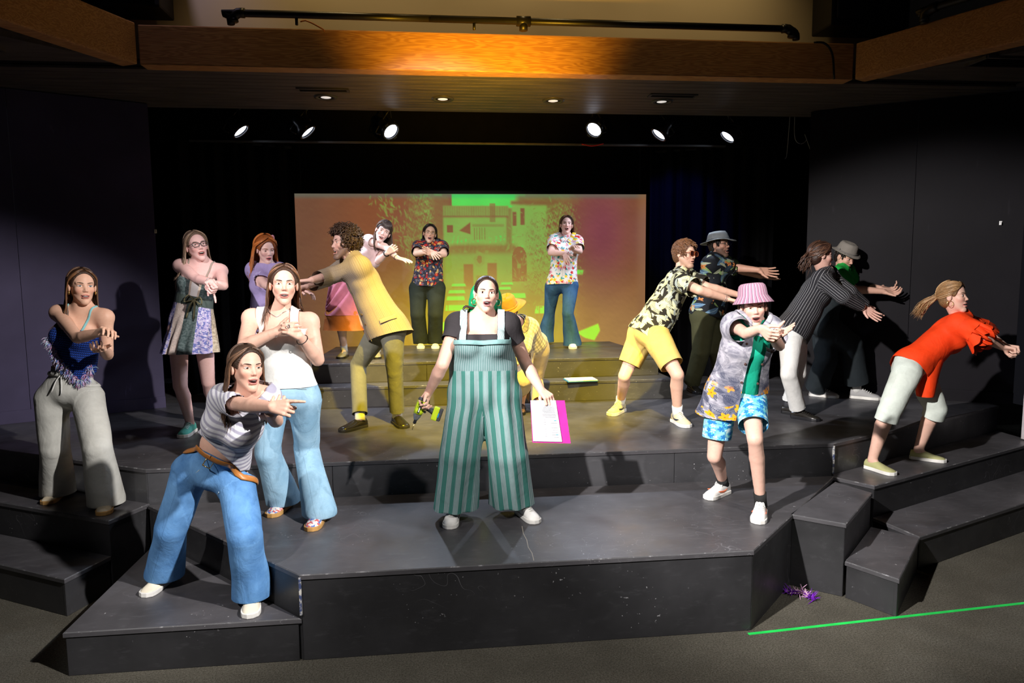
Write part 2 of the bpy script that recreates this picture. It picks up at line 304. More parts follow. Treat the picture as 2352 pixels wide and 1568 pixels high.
# pipe rails
M_pipe=plain('black_iron_pipe',(.010,.010,.010),.4,.5,.4)
e=empty('pipe_rail',(-1.62,6.12,4.18),'long black iron pipe rail resting along the wooden beam','pipe'); B0=A3(-1.62,6.12,4.18)
m=MB(); m.tube(arc([(-1.62,6.12,4.17),(-1.62,6.12,4.235),(-1.55,6.12,4.26),(0.,6.12,4.262)],10)-B0,.030,10); m.tube(np.array([(-.02,6.12,4.262),(3.10,6.12,4.262)])-B0,.030,10); m.tube(arc([(3.08,6.12,4.262),(3.17,6.12,4.255),(3.215,6.12,4.22),(3.22,6.12,4.17)],8)-B0,.031,10); m.build('pipe',M_pipe,e,True)
for x in(-1.60,3.18): MB().tube(arc([(x,6.12,4.19),(x,6.12,4.23),(x+.04*(1 if x<0 else -1),6.12,4.262),(x+.09*(1 if x<0 else -1),6.12,4.262)],7)-B0,.040,10).build('elbow_fitting',M_pipe,e,True)
m=MB(); m.tube(np.array([(.72,6.12,4.262),(.84,6.12,4.262)])-B0,.043,10); m.tube(np.array([(.78,6.12,4.26),(.78,6.12,4.185)])-B0,.036,10); m.build('tee_fitting',M_pipe,e,True)
for x in(.36,-1.1): MB().tube(np.array([(x,6.12,4.25),(x,6.12,4.18)])-B0,.012,8).build('bracket',M_pipe,e,True)
d=nrm(np.array([pr[0]-3.82,pr[1]-6.2])); p0=A3(3.82+d[0]*.55,6.2+d[1]*.55,4.19); p0[1]-=.08
e=empty('pipe_rail',p0,'short black iron pipe rail on the side beam above charcoal wall','pipe'); D3=A3(d[0],d[1],0)
m=MB(); m.tube(arc([A3(0,0,-.02),A3(0,0,.05),D3*.08+A3(0,0,.09),D3*1.6+A3(0,0,.095)],14),.032,10); m.build('pipe',M_pipe,e,True); MB().tube(arc([A3(0,0,.0),A3(0,0,.05),D3*.05+A3(0,0,.085),D3*.1+A3(0,0,.09)],7),.041,10).build('elbow_fitting',M_pipe,e,True)
m=MB().tube(arc([ony(1870,97,6.15),ony(1895,100,6.15),ony(1912,125,6.15),ony(1916,182,6.15)],12),.010,6); tag(m.build('cable',M_pipe,None,True),'black cable draped over the end of the wooden beam','cable')
m=MB().tube(arc([ony(690,50,6.08),ony(705,48,6.08),ony(740,66,6.08),ony(745,72,6.12)],8),.006,6); tag(m.build('cable',plain('orange_cable',(.55,.18,.03)),None,True),'thin orange cable over the black pipe rail','cable')
# loudspeakers
def speaker(label,x0,x1,z0,z1,y):
    e=empty('loudspeaker',((x0+x1)/2,y,z0),label,'speaker'); hx,hz=(x1-x0)/2,(z1-z0)/2
    MB().box([0,0,hz],[hx,.17,hz]).build('cabinet',plain('black_speaker_shell',(.006,.006,.007),.5),e,bevel=.02)
    MB().box([0,-.175,hz],[hx*.86,.008,hz*.86]).build('grille',plain('speaker_grille',(.008,.010,.016),.7),e,bevel=.004)
    MB().lathe([(.001,.0),(.03,.004),(.11,.012),(.12,.0)],np.array([[1,0,0],[0,0,-1.],[0,1,0]]),A3(0,-.184,hz*.7),20).build('cone',plain('speaker_cone',(.004,.004,.004)),e,True)
    m=MB(); m.box([0,.5*(6.70-y)+.08,hz],[.05,.5*(6.70-y)-.085,.05]); m.build('bracket',M_blk2,e)
a=ony(270,30,6.45);b=ony(385,33,6.45); speaker('black loudspeaker high on the plaster wall above violet wall side',b[0]-.62,b[0],a[2],a[2]+.9,6.45)
a=ony(1885,72,6.4);b=ony(2062,70,6.4); speaker('black loudspeaker high on the plaster wall above charcoal wall side',a[0],b[0],a[2],a[2]+.95,6.4)
# recessed downlights and small vents in the plank soffit
M_ring=plain('downlight_trim',(.05,.05,.05),.4); M_dl=emit('downlight_glow',(1,.95,.9),.6)
for i,(px,py,lab) in enumerate([(748,222,'unlit round downlight beside a slot vent, first in the row'),(1017,226,'round recessed downlight second in the soffit row'),(1271,230,'round recessed downlight third in the soffit row'),(1521,232,'round recessed downlight last in the soffit row')]):
    p=onz(px,py,3.87); e=empty('downlight',p,lab,'downlight','recessed downlights in the plank soffit')
    MB().lathe([(.074,-.004),(.078,-.014),(.108,-.014),(.112,-.001)],np.eye(3),A3(0,0,0),28).build('trim_ring',M_ring,e,True)
    MB().lathe([(.076,-.006),(.05,-.003),(.0005,-.003)],np.eye(3),A3(0,0,0),24).build('reflector',M_blk2,e,True)
    MB().lathe([(.0005,-.007),(.040,-.007),(.050,-.004)],np.eye(3),A3(0,.018,0),20).build('bulb',M_dl,e,True)
for px,py,lab in((742,206,'small slot vent in plank soffit near first downlight'),(1545,219,'small slot vent in plank soffit near last downlight')):
    p=onz(px,py,3.868); e=empty('slot_vent',p,lab,'vent')
    m=MB(); m.box([0,.05,-.004],[.24,.012,.006]); m.box([0,-.05,-.004],[.24,.012,.006]); m.box([.23,0,-.004],[.012,.05,.006]); m.box([-.23,0,-.004],[.012,.05,.006]); m.build('frame',M_ring,e)
    for k in(-1,0,1): MB().box([0,k*.026,-.003],[.22,.004,.005]).build('slat',M_blk2,e)
# hanging stage spotlights
M_can=plain('black_lamp_can',(.012,.012,.013),.35,.5,.3); M_lens=emit('spot_lens_glow',(.75,.82,1),5.)
for i,(px,py,tx,lab,st) in enumerate([(552,300,1.5,'stage spotlight at the outer end nearest the violet wall',.5),(706,302,1.2,'stage spotlight second from the violet wall',.7),(897,301,.7,'bright stage spotlight third from the violet wall',1),(1365,297,.4,'bright stage spotlight third from the charcoal wall',1),(1514,308,-.2,'stage spotlight second from the charcoal wall',.5),(1672,313,-.5,'stage spotlight at the outer end nearest the charcoal wall',.8)]):
    p=ony(px,py,7.95); e=empty('stage_spotlight',p,lab,'spotlight','hanging stage spotlights')
    ax=nrm(A3(tx,3.6,.4)-p+A3(0,-.6*(1 if st>.9 else 0),0)); ax=nrm(A3((.62 if px<1176 else -.62),-.62 if st>.9 else -.06,-.72)); xx=nrm(np.cross(A3(0,1,0),ax)); yy=np.cross(ax,xx); R=np.stack([xx,yy,ax],1)
    MB().lathe([(.001,-.20),(.045,-.20),(.06,-.15),(.06,-.10),(.092,-.05),(.097,0),(.086,.004)],R,A3(0,0,0),22).build('can',M_can,e,True)
    MB().lathe([(.0005,.006),(.05,.002),(.085,-.006)],R,A3(0,0,0),22).build('lens',M_lens,e,True)
    m=MB(); m.lathe([(.088,.004),(.104,.004),(.104,.016),(.088,.016),(.088,.004)],R,A3(0,0,0),22); m.build('gel_frame',M_can,e)
    for s in(-1,1): MB().box(R@A3(0,.112*s,.004),A3(.02,.012,.008),R).build('frame_clip',M_can,e)
    spot('spot_beam',p+ax*.06,p+ax*3,210*st,(.72,.82,1.),80,.5,.06)
    m=MB(); m.tube(arc([R@A3(.105,0,-.06),R@A3(.11,0,-.14),A3(0,0,.24)],8),.008,6); m.tube(arc([R@A3(-.105,0,-.06),R@A3(-.11,0,-.14),A3(0,0,.24)],8),.008,6); m.tube([(0,0,.22),(0,0,.40)],.014,8); m.build('yoke',M_can,e,True)
m=MB().tube([(-2.6,7.95,4.08),(4.0,7.95,4.08)],.024,10); tag(m.build('lighting_bar',M_pipe,None,True),'black lighting bar carrying the stage spotlights','bar')
m=MB().tube(arc([ony(1336,331,8.22),ony(1360,335,8.22),ony(1386,330,8.22)],9),.007,6); tag(m.build('cable',plain('red_cable',(.6,.03,.02)),None,True),'short red cable hanging under a stage spotlight','cable')
for lab,pts in(('pale cable loop hanging near the charcoal wall',[(1822,233),(1825,312),(1838,330),(1852,322),(1848,308),(1858,335),(1868,365)]),('short pale cable end above the charcoal wall curtain',[(1812,235),(1808,348),(1803,365)])):
    m=MB().tube(arc([A3(ony(*pts[0],8.0)[0],7.95,4.075)]+[ony(a,b,7.97) for a,b in pts[1:]],26),.004,5); tag(m.build('cable',plain('grey_cable',(.35,.35,.35)),None,True),lab,'cable')
# hooks on the walls
def wallpt(px,py,a,b):
    a=np.array(a);b=np.array(b); d=ray(px,py); n=np.array([(b-a)[1],-(b-a)[0]]); t=(a@n)/(d[:2]@n); return CAM+d*t
for px,py,W,lab in((357,531,((-6.2,5.85),(-2.86,7.585)),'small brass hook on the violet wall edge'),(2298,512,((WRA[0],WRA[1]),(WRB[0],WRB[1])),'small white hook on the charcoal wall')):
    p=wallpt(px,py,*W); wd=nrm(np.append(np.array(W[1])-np.array(W[0]),0)); nn=A3(wd[1],-wd[0],0)
    e=empty('wall_hook',p,lab,'hook'); M_h=plain('hook_'+lab[6:11],(.7,.6,.45) if px<999 else (.8,.8,.8),.35,.5)
    R=np.stack([wd,nn,A3(0,0,1)],1); MB().box(nn*.006,[.012,.005,.02],R).build('plate',M_h,e,bevel=.003); MB().tube(arc([nn*.01+A3(0,0,.005),nn*.035,nn*.045+A3(0,0,-.012),nn*.04+A3(0,0,.012)],10),.005,6).build('hook',M_h,e,True)
# projection screen with the projected courtyard picture (colour attribute on a real surface)
def screen_picture(nx,ny):
    U,V=np.meshgrid(np.linspace(0,1,nx),np.linspace(0,1,ny)); X=U*807; Y=V*355       # photo-sized coordinates, Y down
    I=np.full(X.shape,.25); rg=np.random.RandomState(5)
    def sm(e0,e1,x): t=np.clip((x-e0)/(e1-e0),0,1); return t*t*(3-2*t)
    def nz(sc,seed): return pn(np.stack([X,Y,0*X],-1),1./sc,seed,9)
    def rect(x0,x1,y0,y1,v,s=2.,a=1.):
        nonlocal I; m=sm(x0-s,x0+s,X)*(1-sm(x1-s,x1+s,X))*sm(y0-s,y0+s,Y)*(1-sm(y1-s,y1+s,Y))*a; I=I*(1-m)+v*m
    def quad(p,v,s=1.5,a=1.):
        nonlocal I; m=np.ones_like(X); n=len(p)
        for i in range(n):
            (x0,y0),(x1,y1)=p[i],p[(i+1)%n]; L=math.hypot(x1-x0,y1-y0); d=((X-x0)*(y1-y0)-(Y-y0)*(x1-x0))/L; m*=sm(s,-s,d)
        m*=a; I=I*(1-m)+v*m
    # image content (0 dark .. 1 bright)
    rect(245,625,0,345,.42,14); rect(310,520,0,30,.97,3); rect(500,690,0,25,.35,10); rect(328,350,0,55,.22,1.5); rect(305,345,0,140,.30,8)
    rect(330,480,25,48,.60,2)                                    # tiled roof
    I-=.10*((np.sin(X*1.15)>.3)&(Y>27)&(Y<46)&(X>332)&(X<480)); rect(330,480,46,51,.30,1.5)
    rect(330,475,50,112,.78,3); rect(338,352,66,82,.20,1); quad([(366,78),(392,60),(392,86)],.20); rect(396,470,64,70,.35,1,.5); 
    for x in range(400,430,6): rect(x,x+1.6,72,98,.35,.6)
    rect(437,450,20,60,.30,1,.7); rect(488,570,24,128,.80,4); rect(490,499,38,68,.22,1); rect(508,518,30,66,.22,1); rect(486,640,15,22,.3,4)
    rect(330,640,128,235,.70,8); rect(345,500,108,124,.35,6); I+=.16*np.maximum(0,nz(7,3))*((Y>88)&(Y<125)&(X>345)&(X<500))
    rect(375,397,150,205,.26,1.5); rect(430,452,148,202,.26,1.5); rect(404,428,175,205,.45,3)
    m=((X-412)/13)**2+((Y-140)/16)**2<1; I[m]=.62; m=((X-412)/6)**2+((Y-140)/9)**2<1; I[m]=.35
    m=(((X-505)/17)**2+((Y-140)/28)**2<1)|((abs(X-505)<17)&(Y>140)&(Y<188)); I[m]=.24; rect(500,508,150,160,.6,1)
    rect(265,640,205,345,.40,22); rect(330,470,212,350,.55,20)
    for (x0,x1,y,h) in [(345,380,192,6),(338,378,206,7),(333,377,219,9),(330,378,238,13),(322,372,275,20),(460,490,190,5),(455,485,200,6),(470,520,214,11),(455,505,232,10),(540,572,243,17),(330,352,300,26),(640,665,163,11)]:
        quad([(x0+3,y),(x1-2,y),(x1,y+h),(x0,y+h)],.98,1.2); rect(x0+2,x1-2,y+h+1,y+h+3,.3,1)
    for k in range(34):                                          # chair rails and legs
        x=rg.uniform(330,560); y=rg.uniform(225,330); rect(x,x+rg.uniform(8,22),y,y+1.6,.28+.4*rg.rand(),.8); rect(x,x+1.3,y,y+16,.3,.7)
    fol=(nz(9,11)+nz(5,12)+.6*nz(3.2,13))                        # leafy masses
    for (cx,cy,ax,ay,br) in [(275,70,38,95,.55),(300,150,30,90,.5),(590,150,62,75,.62),(560,95,45,60,.6),(610,60,50,45,.5),(560,190,55,30,.35),(640,210,40,120,.36)]:
        e=((X-cx)/ax)**2+((Y-cy)/ay)**2; m=sm(1.15,.55,e)*sm(-.05,.5,fol); I=I*(1-m*.8)+(br+.22*sm(.3,.9,fol))*m*.8
        m=sm(1.1,.6,e)*sm(-.1,-.6,fol)*.5; I=I*(1-m)+.18*m
    edge=sm(215,300,X+12*nz(30,4))*(1-sm(600,672,X+8*nz(25,5))); I=I*edge+.22*(1-edge)
    quad([(640,303),(693,284),(698,300),(684,322),(660,316)],.97,2.); quad([(632,164),(657,165),(655,175),(632,174)],.97,1.5)
    for (x0,x1,y) in [(350,470,250),(352,372,262),(462,505,250),(545,585,262),(335,375,290),(470,520,270)]:
        for k in range(4): rect(x0+k*(x1-x0)/4,x0+k*(x1-x0)/4+2,y,y+22,.25,.8,.8)
        rect(x0,x1,y+8,y+10,.3,.8,.8)
    for k in range(60):
        x=rg.uniform(335,640); y=rg.uniform(55,235); w_=rg.uniform(2,9); rect(x,x+w_,y,y+rg.uniform(2,7),rg.uniform(.3,.9),1.,.35)
    I+=.035*nz(3.5,21)+.03*nz(9,22)
    # leaf strokes
    for k in range(420):
        z=rg.rand()
        if z<.5: a=rg.uniform(-.2,1.25); cx=205+95*math.sin(a)**1+rg.normal()*16; cy=28+190*a/1.25+rg.normal()*14
        else: cx=rg.normal(560,42); cy=rg.normal(150,52)
        an=rg.uniform(0,3.14) if z>.5 else 1.2+rg.normal()*.5; L=rg.uniform(3,8); W=rg.uniform(1,2.2); dx,dy=(X-cx),(Y-cy); u=dx*math.cos(an)+dy*math.sin(an); v=-dx*math.sin(an)+dy*math.cos(an)
        m=np.clip(1.3-(u/L)**2-(v/W)**2,0,1)*.65; I=I*(1-m)+rg.uniform(.45,.72)*m
    wash=np.stack([.215+0*X,.082+0*X,.034+0*X],-1)
    lowr=(sm(120,340,Y)*sm(420,700,X))[...,None]; wash=wash*(1-lowr)+lowr*np.array([.37,.185,.065])
    amber=np.exp(-(((X-390)/240)**2+((Y-330)/150)**2))[...,None]; wash=wash*(1-amber)+amber*np.array([.72,.45,.008])
    red=np.exp(-(((X-190)/130)**2+((Y-60)/110)**2))[...,None]*.6; wash=wash*(1-red)+red*np.array([.25,.075,.032])
    pur=np.exp(-(((X-700)/70)**2+((Y-80)/120)**2))[...,None]*.9; wash=wash*(1-pur)+pur*np.array([.22,.052,.075])
    dk=sm(170,0,X)[...,None]*.7; wash=wash*(1-dk)+dk*np.array([.150,.072,.045])
    G=np.clip((I-.24)/.76,0,1)[...,None]; yel=sm(90,300,Y)[...,None]
    grn=np.array([.20,.56,.085])*(1-yel)+np.array([.50,.70,.03])*yel
    grn=np.where(G>.8,np.array([.06,.75,.09])*(1-yel)+np.array([.40,1.,.035])*yel,grn)
    out=wash*(1-G*.85)+grn*G*.9
    out*=np.clip(.62+I*1.6,0.62,1)[...,None]
    cool=sm(14,2,Y)[...,None]*.6; out=out*(1-cool)+cool*(np.array([.10,.14,.11])*(1-G)+G*np.array([.02,.5,.13]))
    side=sm(778,800,X)[...,None]*.6; out=out*(1-side)+side*np.array([.27,.13,.055])
    out*=(1+.06*nz(60,31))[...,None]
    return out
SX0,SX1,SZ0,SZ1=-1.795,2.855,.985,3.165; nx,ny=470,207
V=[(x,9.36,z) for z in np.linspace(SZ1,SZ0,ny) for x in np.linspace(SX0,SX1,nx)]
Fq=[(r*nx+i,(r+1)*nx+i,(r+1)*nx+i+1,r*nx+i+1) for r in range(ny-1) for i in range(nx-1)]
t=NT('projected_courtyard_picture',.9,.05); c=t.attr('Col','Color'); t.base((.035,.035,.035)); t.put(t.b.inputs['Emission Color'],c); t.b.inputs['Emission Strength'].default_value=SCREEN_E; M_scr=t.done()
e=empty('projection_screen',(.53,9.36,SZ0),'wide projection screen showing a green and amber courtyard with tables','screen')
o=mesh('screen_fabric',np.array(V)-[.53,9.36,SZ0],Fq,M_scr,e); attr_col(o,screen_picture(nx,ny).reshape(-1,3))
m=MB(); m.tube([(SX0-.53,.03,SZ1-SZ0+.02),(SX1-.53,.03,SZ1-SZ0+.02)],.03,10); m.build('roller',M_blk2,e,True)
for x in(SX0-.45,SX1-.61): MB().tube([(x,.03,SZ1-SZ0+.02),(x,.03,4.3-SZ0)],.006,6).build('hanging_cord',M_blk2,e,True)
# green tape on the carpet, feathers, notepad
a=onz(1719,1456,0);b=onz(2352,1385,0); d=nrm(b-a); b=b+d*1.2; c=(a+b)/2; n=A3(-d[1],d[0],0)
tag(MB().box([c[0],c[1],.0015],[np.linalg.norm(b-a)/2,.011,.0012],np.stack([d,n,A3(0,0,1)],1)).build('floor_tape',plain('green_tape',(.02,.62,.10),.5,.3)),'bright green tape strip running across the carpet','tape')
rg=np.random.RandomState(4); pts=arc([onz(1803,1363,0),onz(1830,1364,0),onz(1852,1368,0),onz(1870,1383,0)],30)
e=empty('feather_scrap',pts[0],'purple and pink feather scrap on the carpet by the blocks','feather')
for col,nm,sel in(((.13,.01,.33),'purple_tuft',lambda u:u<.3 or u>.72),((.62,.38,.55),'pink_tuft',lambda u:.22<u<.8)):
    m=MB()
    for k in range(150):
        u=rg.rand()
        if not sel(u): continue
        p=pts[int(u*29)]-pts[0]+A3(0,0,.012); q=p+rg.normal(size=3)*A3(.028,.028,.016)+A3(0,0,.012); q[2]=max(q[2],.003); m.tube([p,(p+q)/2+rg.normal(size=3)*.004,q],[.004,.003,.0008],4)
    m.build(nm,plain(nm+'_fibre',col,.8),e)
p=onz(1333,873,ZD); e=empty('notepad',p,'white notepad with blue edge lying on the lower back riser','notepad'); R=np.array([[math.cos(.06),-math.sin(.06),0],[math.sin(.06),math.cos(.06),0],[0,0,1]])
MB().box([0,0,.004],[.165,.11,.004],R).build('cover',plain('blue_cover',(.05,.25,.55)),e,bevel=.002); MB().box([.004,-.006,.013],[.158,.104,.005],R).build('pages',plain('white_pages',(.8,.8,.78)),e,bevel=.002)
for k,(u0,v0,u1,v1) in enumerate([(967,745,905,905),(0,0,0,0)][:0]): pass
# ---------------------------------------------------------------- implicit bodies
def rot3(x,y,z): return np.stack([x,y,z],1)
def smin(a,b,k):
    h=np.clip(.5+.5*(a-b)/k,0,1); return a*(1-h)+b*h-k*h*(1-h)
class Fld:
    def __init__(s): s.p=[]
    def cone(s,a,b,ra,rb,k=.03,tag='',flat=None,sub=False):
        s.p.append(dict(t='c',a=np.asarray(a,float),b=np.asarray(b,float),ra=ra,rb=rb,k=k,tag=tag,fl=flat,sub=sub)); return s
    def ell(s,c,R,r,k=.03,tag='',sub=False):
        s.p.append(dict(t='e',a=np.asarray(c,float),R=R,r=np.asarray(r,float),k=k,tag=tag,sub=sub)); return s
    def inflate(s,offs,kadd=0.):
        g=Fld()
        for p in s.p:
            if p['tag'] in offs:
                o=offs[p['tag']]; q=dict(p); q['k']=p['k']+kadd
                if q['t']=='c': q['ra']=q['ra']+o; q['rb']=q['rb']+o
                else: q['r']=q['r']+o
                g.p.append(q)
        return g
def pdist(p,P):
    if p['t']=='c':
        ba=p['b']-p['a']; q=P-p['a']; t=np.clip((q@ba)/(ba@ba+1e-12),0,1); d=q-t[...,None]*ba
        if p['fl'] is not None:
            fd,fs=p['fl']; d=d+((1/fs-1)*(d@fd))[...,None]*fd
        return np.sqrt((d*d).sum(-1))-(p['ra']+(p['rb']-p['ra'])*t)
    q=((P-p['a'])@p['R'])/p['r']; k0=np.sqrt((q*q).sum(-1)); k1=np.sqrt(((q/p['r'])**2).sum(-1))+1e-9
    return k0*(k0-1)/k1
def pbox(p,m):
    if p['t']=='c':
        r=max(p['ra'],p['rb'])+m; return np.minimum(p['a'],p['b'])-r,np.maximum(p['a'],p['b'])+r
    e=np.sqrt(((p['R']*p['r'])**2).sum(1))+m; return p['a']-e,p['a']+e
def fpts(f,P):
    D=np.full(P.shape[:-1],9.)
    for p in f.p:
        d=pdist(p,P); D=-smin(-D,d,p['k']) if p['sub'] else smin(D,d,p['k'])
    return D
def fgrid(f,lo,hi,h):
    n=np.maximum(4,np.ceil((hi-lo)/h).astype(int)+1); D=np.full(n,9.,np.float32); ax=[lo[i]+h*np.arange(n[i]) for i in range(3)]
    for p in f.p:
        a,b=pbox(p,p['k']+2.5*h); i0=np.maximum(0,np.floor((a-lo)/h).astype(int)); i1=np.minimum(n,np.ceil((b-lo)/h).astype(int)+1)
        if (i1<=i0).any(): continue
        sl=tuple(slice(i0[i],i1[i]) for i in range(3)); P=np.stack(np.meshgrid(*[ax[i][sl[i]] for i in range(3)],indexing='ij'),-1)
        d=pdist(p,P); D[sl]=-smin(-D[sl],d,p['k']) if p['sub'] else smin(D[sl],d,p['k'])
    return D
def snets(D,lo,h):
    s=D<0; c=np.zeros(np.array(D.shape)-1,np.int8); cs=[(i,j,k) for i in(0,1) for j in(0,1) for k in(0,1)]
    nx,ny,nz=D.shape
    for i,j,k in cs: c+=s[i:nx-1+i,j:ny-1+j,k:nz-1+k]
    mx=(c>0)&(c<8); ce=np.argwhere(mx)
    if len(ce)==0: return np.zeros((0,3)),np.zeros((0,4),int)
    idx=np.full(c.shape,-1,np.int32); idx[mx]=np.arange(len(ce)); acc=np.zeros((len(ce),3)); cnt=np.zeros(len(ce))
    vals={q:D[ce[:,0]+q[0],ce[:,1]+q[1],ce[:,2]+q[2]].astype(float) for q in cs}
    for q in cs:
        for a in range(3):
            if q[a]: continue
            r=list(q); r[a]=1; r=tuple(r); fa,fb=vals[q],vals[r]; m=(fa<0)!=(fb<0); t=np.where(m,fa/(fa-fb+1e-20),0)
            pt=np.array(q,float)+t[:,None]*(np.array(r)-np.array(q)); acc+=pt*m[:,None]; cnt+=m
    V=lo+(ce+acc/cnt[:,None])*h; Q=[]
    for a in range(3):
        u,v=(a+1)%3,(a+2)%3; sl0=[slice(None)]*3; sl1=[slice(None)]*3; sl0[a]=slice(0,-1); sl1[a]=slice(1,None)
        df=s[tuple(sl0)]!=s[tuple(sl1)]; e=np.argwhere(df); e=e[(e[:,u]>0)&(e[:,v]>0)&(e[:,u]<D.shape[u]-1)&(e[:,v]<D.shape[v]-1)]
        if len(e)==0: continue
        def cell(du,dv): q=e.copy(); q[:,u]-=du; q[:,v]-=dv; return idx[q[:,0],q[:,1],q[:,2]]
        f=np.stack([cell(1,1),cell(0,1),cell(0,0),cell(1,0)],1); neg=s[e[:,0],e[:,1],e[:,2]]; f[~neg]=f[~neg][:,::-1]; Q.append(f)
    Q=np.concatenate(Q); return V,Q[(Q>=0).all(1)]
def compact(V,Q):
    u,inv=np.unique(Q.ravel(),return_inverse=True); return V[u],inv.reshape(Q.shape)
def vnorm(V,Q):
    n=np.cross(V[Q[:,2]]-V[Q[:,0]],V[Q[:,3]]-V[Q[:,1]]); N=np.zeros_like(V)
    for i in range(4): np.add.at(N,Q[:,i],n)
    return N/(np.linalg.norm(N,axis=1)[:,None]+1e-12)
def fbounds(f,m):
    L=[];H=[]
    for p in f.p:
        if p['sub']: continue
        a,b=pbox(p,m); L.append(a);H.append(b)
    return np.min(L,0),np.max(H,0)
# ---------------------------------------------------------------- body materials
t=NT('skin',.50,.35); c=t.attr('Col','Color'); o=t.obj(); k=t.noise(o,55.,3.); c=t.mix(t.ma('MULTIPLY',t.st(k,.45,.7),.16),c,t.mix(1.,c,(.86,.62,.56),'MULTIPLY')); t.base(c)
t.b.inputs['Subsurface Weight'].default_value=.0; M_skin=t.done()
t=NT('eye_surface',.15,.5); t.base(t.attr('Col','Color')); M_eye=t.done()
t=NT('teeth_enamel',.25,.5); t.base((.85,.82,.76)); M_teeth=t.done()
t=NT('hair_fibres',.42,.45); c=t.attr('Col','Color'); t.base(c); t.b.inputs['Anisotropic'].default_value=.5; M_hair=t.done()
t=NT('scalp_hair',.42,.45); v=t.attr(); k=t.noise(v,1.,4.,.6); c=t.mix(t.st(k,.3,.7),t.mix(1.,t.attr('Col','Color'),(.7,.7,.7),'MULTIPLY'),t.mix(1.,t.attr('Col','Color'),(1.2,1.2,1.2),'MULTIPLY')); t.base(c); t.bump(k,.7,.006); M_cap=t.done()
M_matte={}
def cloth(name,c,rough=.85,var=.10):
    t=NT(name,rough,.2); g=t.attr(); k=t.noise(g,7.,4.,.6); f=t.noise(g,320.,2.)
    col=t.mix(t.st(k,.3,.7),tuple(x*(1-var) for x in c),tuple(min(1,x*(1+var)) for x in c)); t.base(col); wr=t.noise(t.vm('MULTIPLY',t.obj(),(1.,1.,.7)),11.,3.,.5,.35); t.bump(t.ma('ADD',wr,t.ma('MULTIPLY',f,.05)),.40,.022); return t.done()
SKIN=dict(fair=(.73,.43,.32),pale=(.74,.45,.34),warm=(.74,.44,.31),tan=(.62,.36,.25))
